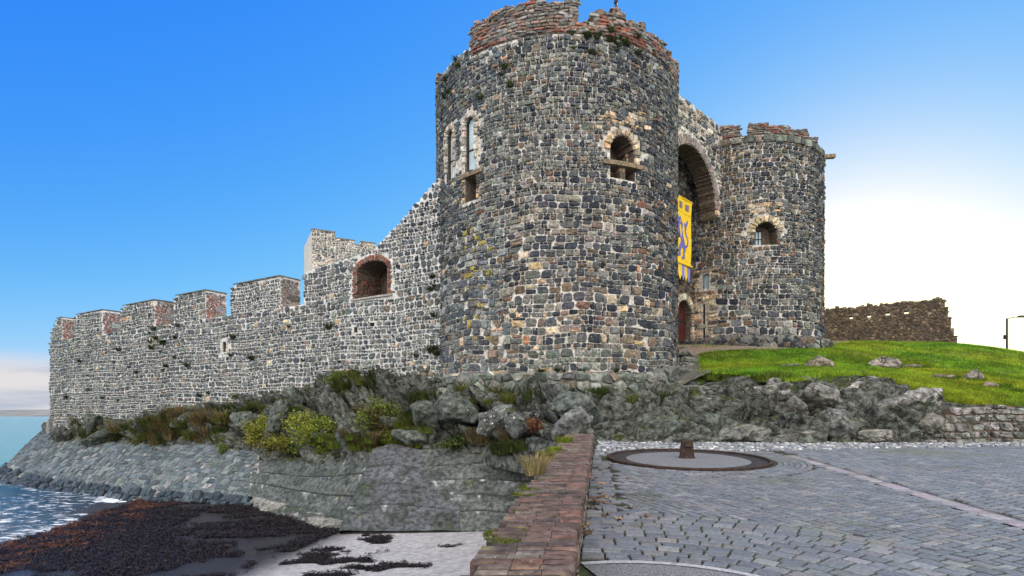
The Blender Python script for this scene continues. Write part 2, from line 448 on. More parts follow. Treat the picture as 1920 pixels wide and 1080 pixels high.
def beach_mat():
    m, nt, bs, pos = node_mat('beach_sand'); b = NB(nt, pos)
    wet = b.attr("wet", "Fac"); weed = b.attr("weed", "Fac")
    n = b.noise(6, 6, 0.7)
    c = b.mix(1.0, (0.33, 0.325, 0.33), b.gray(b.ramp(n, 0.3, 0.7, 0.7, 1.25)), 'MULTIPLY')
    c = b.mix(wet, c, (0.026, 0.024, 0.022))
    c = b.mix(b.math('MULTIPLY', b.ramp(b.noise(1.6, 8, 0.72, stretch=(0.7, 2.6, 1)), 0.60, 0.70), 0.75), c, (0.05, 0.045, 0.04))
    wv = b.ramp(b.math('ADD', b.math('MULTIPLY', b.noise(2.5, 8, 0.75), 0.5), weed), 0.62, 0.72)
    c = b.mix(wv, c, (0.012, 0.010, 0.009))
    nt.links.new(c, bs.inputs["Base Color"])
    nt.links.new(b.ramp(wet, 0.2, 0.9, 0.9, 0.22), bs.inputs["Roughness"])
    b.bump(bs, b.math('ADD', b.math('ADD', n, b.noise(2.0, 5, 0.6, stretch=(1, 2.5, 1))), b.math('MULTIPLY', wv, 0.6)), 0.8, 0.06)
    return m
MAT['beach'] = beach_mat()

# ------------------------------------------------------------------ masonry
def clip(poly, nx, ny, d):
    out = []
    n = len(poly)
    for i in range(n):
        a = poly[i]; b = poly[(i + 1) % n]
        da = a[0] * nx + a[1] * ny - d; db = b[0] * nx + b[1] * ny - d
        if da <= 0: out.append(a)
        if (da < 0 < db) or (db < 0 < da):
            t = da / (da - db); out.append((a[0] + (b[0] - a[0]) * t, a[1] + (b[1] - a[1]) * t))
    return out

def rubble(s0, s1, z0, z1, size, rng, gap=0.02, pin=0.4, wide=(0.8, 1.7), inside=None, jit=0.22):
    """irregular, roughly coursed stones: cells of a weighted Voronoi diagram with mortar joints"""
    pts = []
    z = z0
    while z < z1:
        h = size((s0 + s1) / 2, z) * rng.uniform(0.75, 1.3)
        s = s0 - rng.random() * h
        ph = rng.random() * 9
        while s < s1:
            hh = size(s, z) * rng.uniform(0.7, 1.2)
            w = hh * rng.uniform(*wide)
            zz = z + h / 2 + 0.12 * h * math.sin(s * 0.9 + ph)
            pts.append((s + w / 2 + rng.uniform(-jit, jit) * hh * 0.6, zz + rng.uniform(-jit, jit) * hh, 0.42 * hh * rng.uniform(0.5, 1.15)))
            for _ in range(int(pin + rng.random())):
                pts.append((s + rng.uniform(-0.15, 0.15) * hh, zz + rng.choice((-0.5, 0.5)) * hh + rng.uniform(-0.1, 0.1) * hh, 0.14 * hh))
            s += w
        z += h
    cell = 0.9 * max(size(s0, z0), size(s1, z1), size((s0 + s1) / 2, (z0 + z1) / 2))
    G = {}
    for i, p in enumerate(pts): G.setdefault((int(p[0] // cell), int(p[1] // cell)), []).append(i)
    polys = []
    for i, p in enumerate(pts):
        if inside and not inside(p[0], p[1]): continue
        gx, gy = int(p[0] // cell), int(p[1] // cell)
        nb = []
        for dx in (-2, -1, 0, 1, 2):
            for dy in (-2, -1, 0, 1, 2):
                for j in G.get((gx + dx, gy + dy), ()):
                    if j != i:
                        q = pts[j]; dd = (q[0] - p[0]) ** 2 + (q[1] - p[1]) ** 2
                        nb.append((dd, j))
        nb.sort()
        R = cell * 0.95
        poly = [(p[0] - R, p[1] - R * 0.8), (p[0] + R, p[1] - R * 0.8), (p[0] + R, p[1] + R * 0.8), (p[0] - R, p[1] + R * 0.8)]
        g = gap * rng.uniform(0.6, 1.5)
        for dd, j in nb[:18]:
            q = pts[j]; L = math.sqrt(dd)
            if L < 1e-4: poly = []; break
            nx, ny = (q[0] - p[0]) / L, (q[1] - p[1]) / L
            d = (dd + p[2] ** 2 - q[2] ** 2) / (2 * L) - g
            poly = clip(poly, nx, ny, p[0] * nx + p[1] * ny + d)
            if len(poly) < 3: break
        if len(poly) < 3: continue
        ss = [a[0] for a in poly]; zz = [a[1] for a in poly]
        if min(max(ss) - min(ss), max(zz) - min(zz)) < gap * 1.2: continue
        polys.append(poly)
    return polys

def coursed(s0, s1, z0, z1, hf, wf, rng, gap=0.012, jit=0.01, skew=0.0):
    polys = []; z = z0
    while z < z1:
        h = hf(rng); s = s0 - rng.random() * wf(rng)
        while s < s1:
            w = wf(rng)
            a, b, c, d = s + gap, s + w - gap, z + gap, z + h - gap
            j = lambda: rng.uniform(-jit, jit)
            k = skew * h
            polys.append([(a + j(), c + j()), (b + j(), c + j()), (b + k + j(), d + j()), (a + k + j(), d + j())])
            s += w
        z += h
    return polys

def rough_courses(s0, s1, z0, z1, size, rng, gx=0.014, gz=0.012, wide=(0.7, 1.9), amp=0.10, pins=1.0, inside=None, rnd=0.42):
    """roughly squared rubble laid in wavy beds: big stones, split ones, and slivers pinned between"""
    polys = []
    ph = [rng.random() * 9 for _ in range(4)]
    bed = lambda s, z: z + amp * (0.5 * math.sin(0.55 * s + ph[0] + 0.35 * z) + 0.35 * math.sin(1.37 * s + ph[1] + 0.6 * z) + 0.25 * math.sin(2.9 * s + ph[2] - 0.5 * z))
    def block(a, b, c, d, sl0, sl1, z_):
        """a..b along, c..d up as fractions-free heights above the bed"""
        if b - a < 2.2 * gx or d - c < 2.2 * gz: return
        w, h = b - a, d - c; m = min(w, h)
        A, B, Cc, D = a + gx, b - gx, c + gz, d - gz
        j = lambda k=0.05: rng.uniform(-k, k) * m
        q = []
        cu = [rng.uniform(0.08, rnd) * m for _ in range(4)]
        for (x, y, dx, dy, k) in ((A, Cc, 1, 1, 0), (B, Cc, -1, 1, 1), (B, D, -1, -1, 2), (A, D, 1, -1, 3)):
            p1 = (x + dx * cu[k] * rng.uniform(0.5, 1.3), y + abs(j(0.04))* dy); p2 = (x + abs(j(0.04)) * dx, y + dy * cu[k] * rng.uniform(0.5, 1.3))
            q += [p2, p1] if k in (0, 2) else [p1, p2]
        q = [(x + (sl0 if x < (A + B) / 2 else sl1) * (y - c), y) for x, y in q]
        polys.append([(x, bed(x, z_) + y - z_) for x, y in q])
    z = z0
    while z < z1:
        h = size((s0 + s1) / 2, z) * rng.choice((0.55, 0.8, 1.0, 1.0, 1.15, 1.35)) * rng.uniform(0.9, 1.1)
        s = s0 - rng.random() * h; sl = rng.uniform(-.1, .1)
        while s < s1:
            hh = min(h, size(s, z) * 1.3)
            w = hh * rng.uniform(*wide); sl2 = rng.uniform(-.14, .14)
            if inside is None or inside(s, z):
                r = rng.random()
                if h > 0.2 and r < 0.24 * pins:          # low stone with slivers above
                    f = rng.uniform(0.6, 0.82)
                    block(s, s + w, z, z + h * f, sl, sl2, z)
                    n = rng.choice((1, 2, 2, 3)); x = s
                    for k in range(n):
                        block(x, s + w * (k + 1) / n, z + h * f, z + h, sl * .5, sl2 * .5, z); x = s + w * (k + 1) / n
                elif h > 0.2 and r < 0.42 * pins:        # split into two
                    f = rng.uniform(0.4, 0.6); m_ = s + w * rng.uniform(0.35, 0.65)
                    if rng.random() < 0.5: block(s, s + w, z, z + h * f, sl, sl2, z)
                    else: block(s, m_, z, z + h * f, sl, 0, z); block(m_, s + w, z, z + h * f, 0, sl2, z)
                    block(s, s + w, z + h * f, z + h, sl, sl2, z)
                elif r < 0.55 * pins:                    # stone with small stones at its side
                    e = s + w * rng.uniform(0.68, 0.82)
                    block(s, e, z, z + h, sl, 0, z)
                    f = rng.uniform(0.35, 0.65); block(e, s + w, z, z + h * f, 0, sl2, z); block(e, s + w, z + h * f, z + h, 0, sl2, z)
                else: block(s, s + w, z, z + h, sl, sl2, z)
            s += w; sl = sl2
        z += h
    return polys

def chop(poly, r=0.22):
    out = []
    n = len(poly)
    for i in range(n):
        a = poly[i]; b = poly[(i + 1) % n]
        out.append((a[0] + (b[0] - a[0]) * r, a[1] + (b[1] - a[1]) * r))
        out.append((a[0] + (b[0] - a[0]) * (1 - r), a[1] + (b[1] - a[1]) * (1 - r)))
    return out

def stone(acc, poly, relief, col, rng, levels=((1.0, -0.6), (0.965, 0.62), (0.86, 0.95), (0.45, 1.05)), rough=0.24, cut=0.13, tilt=0.2):
    if cut: poly = chop(poly, cut)
    n = len(poly)
    cs = sum(p[0] for p in poly) / n; cz = sum(p[1] for p in poly) / n
    tx, tz = rng.gauss(0, tilt), rng.gauss(0, tilt)
    V = []
    for k, h in levels:
        for p in poly:
            ds, dz = (p[0] - cs) * k, (p[1] - cz) * k
            hh = h * relief
            if h > 0: hh += tx * ds + tz * dz + rng.uniform(-rough, rough) * relief
            V.append((cs + ds, cz + dz, hh))
    F = []
    for L in range(len(levels) - 1):
        for i in range(n):
            j = (i + 1) % n
            F.append((L * n + i, L * n + j, L * n + n + j, L * n + n + i))
    o = (len(levels) - 1) * n
    F.append(tuple(o + i for i in range(n)))
    acc.add(V, F, col)

def in_poly(poly, x, y):
    r = False; n = len(poly); j = n - 1
    for i in range(n):
        xi, yi = poly[i]; xj, yj = poly[j]
        if (yi > y) != (yj > y) and x < (xj - xi) * (y - yi) / (yj - yi) + xi: r = not r
        j = i
    return r

def arch_poly(c, w, z0, zs, rise=None, n=10, grow=0.0):
    """opening outline: sill z0, spring zs, half width w"""
    w += grow; rise = (w if rise is None else rise + grow)
    pts = [(c - w, z0 - grow), (c + w, z0 - grow)]
    for k in range(n + 1):
        a = math.pi * k / n
        pts.append((c + w * math.cos(a), zs + rise * math.sin(a)))
    return pts

def arch_top(c, w, zs, rise, s):
    t = (s - c) / w
    return zs + rise * math.sqrt(max(0.0, 1 - t * t)) if abs(t) <= 1 else None

def voussoirs(acc, c, w, zs, rise, depth, n, relief, colf, rng, a0=0.0, a1=math.pi):
    for k in range(n):
        t0 = a0 + (a1 - a0) * k / n; t1 = a0 + (a1 - a0) * (k + 1) / n
        e = 0.06 * (t1 - t0)
        q = []
        for t, g in ((t0 + e, 0.0), (t1 - e, 0.0), (t1 - e, depth * rng.uniform(0.85, 1.1)), (t0 + e, depth * rng.uniform(0.85, 1.1))):
            q.append((c + (w + g) * math.cos(t), zs + (rise + g) * math.sin(t)))
        if (q[1][0] - q[0][0]) * (q[2][1] - q[1][1]) - (q[1][1] - q[0][1]) * (q[2][0] - q[1][0]) < 0: q.reverse()
        stone(acc, q, relief, colf(), rng, cut=0.1, tilt=0.05)

def jambs(acc, c, w, z0, zs, width, hf, relief, colf, rng, sides=(-1, 1)):
    for sd in sides:
        z = z0
        while z < zs - 0.02:
            h = min(hf(rng), zs - z)
            ww = width * rng.uniform(0.75, 1.3)
            a, b = sorted((c + sd * w, c + sd * (w + ww)))
            stone(acc, [(a + 0.01, z + 0.01), (b - 0.01, z + 0.01), (b - 0.01, z + h - 0.01), (a + 0.01, z + h - 0.01)], relief, colf(), rng, cut=0.1, tilt=0.04)
            z += h

def columns(acc, edges, ivs, T, col=(1, 1, 1), ring=False):
    """solid wall from columns; each has intervals of solid height; outer face h=0, inner h=-T"""
    for i, iv in enumerate(ivs):
        a, b = edges[i], edges[i + 1]
        for z0, z1 in iv:
            acc.add([(a, z0, 0), (b, z0, 0), (b, z1, 0), (a, z1, 0), (a, z0, -T), (b, z0, -T), (b, z1, -T), (a, z1, -T)],
                    [(0, 1, 2, 3), (5, 4, 7, 6), (3, 2, 6, 7), (1, 0, 4, 5)], col)
            if z0 != iv[0][0]: a_m = acc.M; a_m[-2] = 1
            else: a_m = acc.M
            if z1 != iv[-1][1]: a_m[-2] = 1
            if len(iv) > 1: a_m[-1] = a_m[-2] = 1
    def covered(iv, z): return any(a < z < b for a, b in iv)
    for i in range(len(edges)):
        L = ivs[i - 1] if i > 0 else (ivs[-1] if ring else [])
        R = ivs[i] if i < len(ivs) else (ivs[0] if ring else [])
        if ring and i == len(edges) - 1: continue
        zs = sorted({z for iv in (L, R) for ab in iv for z in ab})
        for z0, z1 in zip(zs[:-1], zs[1:]):
            if z1 - z0 < 1e-6: continue
            m = (z0 + z1) / 2; cl, cr = covered(L, m), covered(R, m)
            if cl != cr:
                s = edges[i]
                q = [(s, z0, 0), (s, z1, 0), (s, z1, -T), (s, z0, -T)]
                acc.add(q, [(0, 1, 2, 3) if cl else (3, 2, 1, 0)], col, 1)  # second slot: opening sides, shade put in as a darker colour

def cut_iv(iv, a, b):
    out = []
    for z0, z1 in iv:
        if b <= z0 or a >= z1: out.append((z0, z1)); continue
        if a > z0: out.append((z0, a))
        if b < z1: out.append((b, z1))
    return out

def cyl(C, R):
    def f(s, z, h):
        a = s / R
        return np.stack([C[0] + (R + h) * np.sin(a), C[1] - (R + h) * np.cos(a), z], -1)
    return f

def line(A, D):
    """straight wall: s along D from A, outward normal to the camera's side"""
    D = np.array(D, float); D /= np.linalg.norm(D)
    N = np.array((D[1], -D[0]))
    if N[1] > 0: N = -N
    def f(s, z, h):
        return np.stack([A[0] + D[0] * s + N[0] * h, A[1] + D[1] * s + N[1] * h, z], -1)
    return f, D, N

def hit_cyl(u, v, C, R):
    dx = (u - 960) / FPX
    a = dx * dx + 1; b = -2 * (dx * C[0] + C[1]); c = C[0] ** 2 + C[1] ** 2 - R * R
    disc = max(b * b - 4 * a * c, 0.0)
    y = (-b - math.sqrt(disc)) / (2 * a)
    ang = math.atan2(dx * y - C[0], C[1] - y)
    return ang * R, (780 - v) / FPX * y

def hit_line(u, v, A, D):
    dx = (u - 960) / FPX
    # A + D s : x = dx*y
    s = (dx * A[1] - A[0]) / (D[0] - dx * D[1])
    y = A[1] + D[1] * s
    return s, (780 - v) / FPX * y

def pick(rng, pal):
    t = rng.random() * sum(p[0] for p in pal)
    for w, c in pal:
        t -= w
        if t <= 0: break
    k = rng.uniform(0.75, 1.25)
    return tuple(x * k * rng.uniform(0.94, 1.06) for x in c)

BASALT = [(7, (0.030, 0.036, 0.049)), (6, (0.062, 0.069, 0.078)), (4, (0.12, 0.12, 0.115)), (3.4, (0.145, 0.108, 0.08)), (1.3, (0.12, 0.128, 0.118)), (2, (0.22, 0.20, 0.17)), (0.5, (0.16, 0.095, 0.07))]
GREYBLUE = [(4, (0.075, 0.09, 0.105)), (4, (0.13, 0.148, 0.155)), (3, (0.07, 0.08, 0.09)), (3, (0.20, 0.21, 0.20)), (2, (0.17, 0.17, 0.15)), (0.5, (0.2, 0.15, 0.12))]
SAND = [(3, (0.45, 0.32, 0.19)), (3, (0.48, 0.39, 0.27)), (0.6, (0.46, 0.24, 0.12)), (2, (0.36, 0.30, 0.23))]
PALE = [(3, (0.46, 0.42, 0.36)), (2, (0.40, 0.34, 0.27)), (2, (0.34, 0.31, 0.27)), (1, (0.52, 0.47, 0.40))]
REDBRICK = [(2, (0.26, 0.085, 0.055)), (3, (0.20, 0.085, 0.065)), (2, (0.27, 0.13, 0.09)), (2, (0.20, 0.13, 0.11)), (1, (0.13, 0.09, 0.08))]
PARAPET = [(4, (0.20, 0.185, 0.17)), (2, (0.22, 0.15, 0.12)), (1.5, (0.28, 0.21, 0.18)), (3, (0.12, 0.118, 0.115)), (2, (0.26, 0.26, 0.245)), (0.8, (0.25, 0.11, 0.08))]
BROWN = [(3, (0.135, 0.098, 0.07)), (4, (0.09, 0.07, 0.055)), (2, (0.18, 0.13, 0.09)), (0.6, (0.24, 0.19, 0.14))]
MOSSY = [(4, (0.125, 0.14, 0.125)), (3, (0.09, 0.10, 0.092)), (3, (0.18, 0.19, 0.17)), (0.6, (0.19, 0.155, 0.12)), (1, (0.25, 0.26, 0.235))]

def face(acc, polys, colf, relief, rng, top=None, openings=(), low=None, **kw):
    """lay stones on a wall face: none over an opening, none above the wall's own top"""
    for p in polys:
        cs = sum(a[0] for a in p) / len(p); cz = sum(a[1] for a in p) / len(p)
        if top is not None:
            if cz > top(cs) - 0.03: continue
            p = [(a[0], min(a[1], max(top(cs), cz) - 0.01)) for a in p]
        if low is not None and cz < low(cs): continue
        bad = False
        for o in openings:
            if in_poly(o, cs, cz) or any(in_poly(o, a[0], a[1]) for a in p): bad = True; break
        if bad: continue
        stone(acc, p, relief * rng.uniform(0.6, 1.35), colf(cs, cz), rng, **kw)

def panel(acc, c, w, z0, zs, rise, h, col, n=10, th=0.03):
    """arched sheet standing h behind the face, with thickness"""
    out = arch_poly(c, w, z0, zs, rise, n)
    k = len(out)
    V = [(p[0], p[1], h) for p in out] + [(p[0], p[1], h - th) for p in out]
    F = [tuple(range(k)), tuple(range(k, 2 * k))[::-1]] + [(i, k + i, k + (i + 1) % k, (i + 1) % k) for i in range(k)]
    acc.add(V, F, col)

def bar(acc, s0, s1, z0, z1, h0, h1, col=(1, 1, 1), n=1):
    for i in range(n):
        a = s0 + (s1 - s0) * i / n; b = s0 + (s1 - s0) * (i + 1) / n
        V = [(a, z0, h1), (b, z0, h1), (b, z1, h1), (a, z1, h1), (a, z0, h0), (b, z0, h0), (b, z1, h0), (a, z1, h0)]
        F = [(0, 1, 2, 3), (5, 4, 7, 6), (3, 2, 6, 7), (1, 0, 4, 5)]
        if i == 0: F.append((4, 0, 3, 7))
        if i == n - 1: F.append((1, 5, 6, 2))
        acc.add(V, F, col)

def disc(C, R, z, n=64):
    a = Acc(); V = [(C[0] + R * math.cos(2 * math.pi * k / n), C[1] + R * math.sin(2 * math.pi * k / n), zz) for zz in (z, z - 0.3) for k in range(n)]
    a.add(V, [tuple(range(n)), tuple(range(n, 2 * n))[::-1]] + [(k, n + k, n + (k + 1) % n, (k + 1) % n) for k in range(n)])
    return a

def step_top(segs, default):
    """segs: (s0, s1, z) -> top height at s"""
    def f(s):
        for a, b, z in segs:
            if a <= s < b: return z
        return default(s) if callable(default) else default
    return f

def edges_of(s0, s1, step, extra=()):
    e = set(round(s0 + (s1 - s0) * k / max(1, round((s1 - s0) / step)), 4) for k in range(max(1, round((s1 - s0) / step)) + 1))
    e |= {round(x, 4) for x in extra if s0 < x < s1}
    e = sorted(e); out = [e[0]]
    for x in e[1:]:
        if x - out[-1] > 0.012: out.append(x)
    return out

# ------------------------------------------------------------------ the near round tower
rng = random.Random(11)
C1, R1 = (1.96, 25.9), 5.3
f1 = cyl(C1, R1)
def u_of(f, s, h=0.0):
    p = f(np.array([s]), np.array([0.0]), np.array([h]))[0]
    return 960 + FPX * p[0] / p[1], p[1]
t1 = empty('round_tower', (C1[0], C1[1], 0), 'large near round tower of dark basalt rubble with ragged brick parapet, beside the paved quay', 'castle tower')
BAND1 = 13.85
H1 = lambda u, v: hit_cyl(u, v, C1, R1)
# openings (centre, half width, sill, spring, rise)
def opening(H, u0, u1, vtop, vbot, vs=None, round_=True):
    sa, _ = H(u0, vbot); sb, _ = H(u1, vbot)
    c, w = (sa + sb) / 2, abs(sb - sa) / 2
    um = (u0 + u1) / 2
    z0 = H(um, vbot)[1]; zt = H(um, vtop)[1]
    rise = w if round_ is True else round_
    return c, w, z0, zt - rise, rise
WA = opening(H1, 873, 889, 219, 321)
WB = opening(H1, 838, 849.5, 243, 338)
WC = opening(H1, 872, 894, 329, 377, round_=0.02)
WD = opening(H1, 1143, 1190, 254, 336, round_=0.62)
ops1 = [WA, WB, WC, WD]
holes1 = [arch_poly(c, w, z0, zs, r, grow=0.03) for c, w, z0, zs, r in ops1]
rings1 = [arch_poly(WA[0], WA[1] + 0.2, WA[2] + 0.02, WA[3], WA[4] + 0.2), arch_poly(WB[0], WB[1] + 0.2, WB[2], WB[3], WB[4] + 0.2),
          holes1[2], arch_poly(WD[0], WD[1] + 0.27, WD[3] - 0.1, WD[3], WD[4] + 0.27), holes1[3]]
# ragged parapet outline read along the rim
PAR1 = [(805, 884, 106), (884, 892, 53), (892, 904, 45), (904, 914, 39), (914, 919, 46), (919, 930, 26), (930, 944, 20), (944, 960, 13), (960, 970, 17), (970, 982, 10), (982, 993, 8),
        (993, 1024, -7), (1024, 1064, 6), (1064, 1087, -7), (1087, 1111, 46), (1111, 1120, 25), (1120, 1132, 20), (1132, 1150, 24), (1150, 1162, 19), (1162, 1175, 28), (1175, 1188, 40),
        (1188, 1200, 48), (1200, 1209, 45), (1209, 1220, 62), (1220, 1232, 73), (1232, 1244, 76), (1244, 1251, 92), (1251, 1258, 103), (1258, 1270, 118)]
def par_top1(s):
    a = s / R1
    if abs(a) < 1.42:
        u, y = u_of(f1, s)
        for a0, b0, v in PAR1:
            if a0 <= u < b0: return (780 - v) / FPX * y if u >= 884 else BAND1 + 0.02
        if u < 884: return BAND1 + 0.02
    return 14.6 if int(a * 6 + 60) % 2 else 15.4
step = 2 * math.pi * R1 / 300
edges = [-math.pi * R1 + step * k for k in range(301)]
wall_ivs = []
for i in range(300):
    s = (edges[i] + edges[i + 1]) / 2
    iv = [(-1.5, BAND1 if abs(s / R1) > 1.42 or u_of(f1, s)[0] >= 884 else 14.2 + 0.12 * math.sin(i * 2.1))]
    for c, w, z0, zs, r in ops1:
        t = arch_top(c, w, zs, r, s)
        if t is not None: iv = cut_iv(iv, z0, t)
    wall_ivs.append(iv)
a = Acc(); columns(a, edges, wall_ivs, 1.1, ring=True)
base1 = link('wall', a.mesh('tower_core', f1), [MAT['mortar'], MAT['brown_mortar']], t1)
def size1(s, z): return 0.185 + 0.16 * float(sm(9.5, 3.0, z))
def col1(s, z):
    u, y = u_of(f1, s) if abs(s / R1) < 1.4 else (0, 1)
    v = 780 - z * FPX / y
    r = rng.random()
    if 868 < u < 925 and 430 < v < 650 and r < 0.16: return pick(rng, [(1, (0.30, 0.25, 0.06)), (1, (0.26, 0.22, 0.10))])
    if 1120 < u < 1215 and 212 < v < 245 and r < 0.55: return pick(rng, SAND)
    if u > 1150 and 360 < v < 460 and r < 0.03: return pick(rng, REDBRICK)
    if v > 470 and r < 0.028: return pick(rng, SAND)
    if 915 < u < 1100 and 590 < v < 680 and 0.05 < r < 0.10: return pick(rng, SAND)
    if r > 0.992: return pick(rng, SAND)
    if s < -2.2 and rng.random() < 0.75: return pick(rng, GREYBLUE)
    if z > 9 and rng.random() < 0.4: return pick(rng, GREYBLUE if rng.random() < 0.5 else MOSSY)
    if z > 6 and rng.random() < 0.12: return pick(rng, [(1, (0.24, 0.23, 0.215))])
    if z < 2.4 and rng.random() < 0.6: return pick(rng, MOSSY)
    return pick(rng, BASALT)
SV = 1.95 * R1
a = Acc()
polys = rough_courses(-SV, SV, -0.2, BAND1 + 0.5, size1, rng, gx=0.010, gz=0.008, rnd=0.36)
face(a, polys, col1, 0.055, rng, cut=0.0, top=lambda s: BAND1 if abs(s / R1) > 1.42 or u_of(f1, s)[0] >= 884 else 14.2, openings=rings1)
link('stone_facing', a.mesh('tower_facing', f1), MAT['tower_stone'], t1)
# parapet
ptop = [par_top1((edges[i] + edges[i + 1]) / 2) for i in range(300)]
ptop = [t + rng.uniform(-0.05, 0.05) * (t > BAND1 + 0.1) for t in ptop]
a = Acc(); columns(a, edges, [[(BAND1 + 0.003, t)] if t > BAND1 + 0.1 else [] for t in ptop], 0.55, ring=True)
f1p = cyl(C1, R1 + 0.03)
par1 = link('parapet', a.mesh('parapet_core', f1p), [MAT['brown_mortar'], MAT['brown_mortar']], t1)
a = Acc()
polys = coursed(-SV, SV, BAND1 + 0.02, 15.9, lambda r: r.uniform(0.075, 0.15), lambda r: r.uniform(0.16, 0.48), rng, gap=0.009, jit=0.012)
def pt(s): return ptop[int((s + math.pi * R1) / step) % 300]
def colp(s, z): return pick(rng, REDBRICK if z < 14.15 + 0.3 * math.sin(s) and rng.random() < 0.42 else PARAPET)
face(a, [p for p in polys], colp, 0.05, rng, top=pt, cut=0.16)
link('parapet_facing', a.mesh('parapet_facing', f1p), MAT['brick'], par1)
# rough top stones breaking the parapet's outline
a = Acc()
for i in range(0, 300):
    s = (edges[i] + edges[i + 1]) / 2
    if abs(s / R1) > 1.9 or ptop[i] < BAND1 + 0.1 or rng.random() < 0.3: continue
    for k in range(2):
        w = rng.uniform(0.10, 0.2)
        p = f1p(np.array([s]), np.array([ptop[i]]), np.array([-0.1 - 0.3 * k]))[0]
        a.box((p[0], p[1], p[2] + rng.uniform(-0.02, 0.05)), (w * 1.4, w * 1.3, rng.uniform(0.06, 0.16)), pick(rng, PARAPET), rz=rng.random() * 3, taper=rng.uniform(0.6, 0.9), bev=0.015)
link('coping_stone', a.mesh('parapet_top'), MAT['brick'], par1)["kind"] = "stuff"
link('light_blocker', disc(C1, R1 - 0.5, 13.6).mesh('tower_light_blocker'), MAT['mortar'], t1)  # unseen cap added to keep daylight out of the tower
# the two tall boarded windows
for c, w, z0, zs, r in (WA, WB):
    a = Acc()
    voussoirs(a, c, w, zs, r, 0.22, 9, 0.07, lambda: pick(rng, PALE), rng)
    jambs(a, c, w, z0 + 0.4, zs, 0.2, lambda q: q.uniform(0.18, 0.3), 0.07, lambda: pick(rng, PALE), rng)
    sur = link('window_surround', a.mesh('window_surround', f1), MAT['tower_stone'], t1)
    sur["label"] = 'pale sandstone surround of a tall arched window'
    a = Acc(); panel(a, c, w + 0.03, z0 + 0.02, zs, r, -0.16, (1, 1, 1))
    wp = link('window_panel', a.mesh('window_panel', f1), MAT['pane'], t1)
    a = Acc(); zm = z0 + 0.42 * (zs + r - z0)
    bar(a, c - w, c + w, zm - 0.03, zm + 0.03, -0.18, -0.13)
    bar(a, c - w - 0.01, c - w + 0.03, z0, zs + 0.1, -0.18, -0.12); bar(a, c + w - 0.03, c + w + 0.01, z0, zs + 0.1, -0.18, -0.12)
    link('window_bar', a.mesh('window_bar', f1), MAT['black_metal'], wp)
# hole with a timber head below the taller window
c, w, z0, zs, r = WC
a = Acc(); bar(a, c - w - 0.25, c + w + 0.3, zs - 0.02, zs + 0.13, -0.7, 0.10, n=4)
link('timber_lintel', a.mesh('timber_lintel', f1), MAT['timber'], t1)
for sd in (-1, 1):
    a = Acc(); jambs(a, c, w, z0, zs - 0.05, 0.16, lambda q: q.uniform(0.12, 0.25), 0.06, lambda: pick(rng, SAND + BROWN), rng, sides=(sd,))
    link('hole_jamb', a.mesh('hole_jamb', f1), MAT['tower_stone'], t1)
# arched window with beam and the split hole under it
c, w, z0, zs, r = WD
a = Acc(); voussoirs(a, c, w, zs, r, 0.26, 11, 0.08, lambda: pick(rng, SAND), rng)
jambs(a, c, w, zs - 0.65, zs, 0.2, lambda q: q.uniform(0.15, 0.3), 0.07, lambda: pick(rng, SAND + BASALT), rng, sides=(1,))
link('window_arch', a.mesh('window_arch', f1), MAT['tower_stone'], t1)["label"] = 'golden sandstone arch over a ruined window'
zb0, zb1 = H1(1127, 303)[1], H1(1199, 316)[1]
a = Acc(); sl, sr = c - w - 0.3, c + w + 0.22
for i in range(8):
    p0, p1 = sl + (sr - sl) * i / 8, sl + (sr - sl) * (i + 1) / 8
    q0, q1 = zb0 + (zb1 - zb0) * i / 8, zb0 + (zb1 - zb0) * (i + 1) / 8
    a.add([(p0, q0 - .11, .16), (p1, q1 - .11, .16), (p1, q1 + .05, .16), (p0, q0 + .05, .16), (p0, q0 - .11, -.5), (p1, q1 - .11, -.5), (p1, q1 + .05, -.5), (p0, q0 + .05, -.5)],
          [(0, 1, 2, 3), (3, 2, 6, 7), (1, 0, 4, 5)] + ([(4, 0, 3, 7)] if i == 0 else []) + ([(1, 5, 6, 2)] if i == 7 else []))
link('timber_beam', a.mesh('timber_beam', f1), MAT['timber'], t1)
a = Acc()
zz = z0
for h, col in ((0.3, BASALT), (0.17, SAND), (0.15, SAND)):
    bar(a, c - 0.12 + rng.uniform(-.02, .02), c + 0.13, zz, zz + h - 0.015, -0.5, -0.03 + rng.uniform(-.02, .02), pick(rng, col)); zz += h
link('stone_pier', a.mesh('stone_pier', f1), MAT['tower_stone'], t1)
a = Acc()      # rubble blocking inside the arch
polys = rubble(c - w * 0.55, c + w + 0.02, zs - 0.62, zs + 0.35, lambda s, z: 0.2, rng, gap=0.012)
face(a, polys, lambda s, z: pick(rng, BROWN + SAND), 0.07, rng, top=lambda s: zs - 0.62 + 0.8 * max(0, (s - c + w * 0.25) / (1.25 * w)) ** 0.9)
link('rubble_infill', a.mesh('rubble_infill', lambda s, z, h: f1(s, z, h - 0.45)), MAT['tower_stone'], t1)
a = Acc(); bar(a, c - w - .05, c + w + .05, z0 - .05, zs + r + .05, -1.06, -1.0, (0.1, 0.08, 0.06), n=4)  # coloured dark, so the recess's shade is in the material
link('recess_back', a.mesh('recess_back', f1), MAT['brown_mortar'], t1)
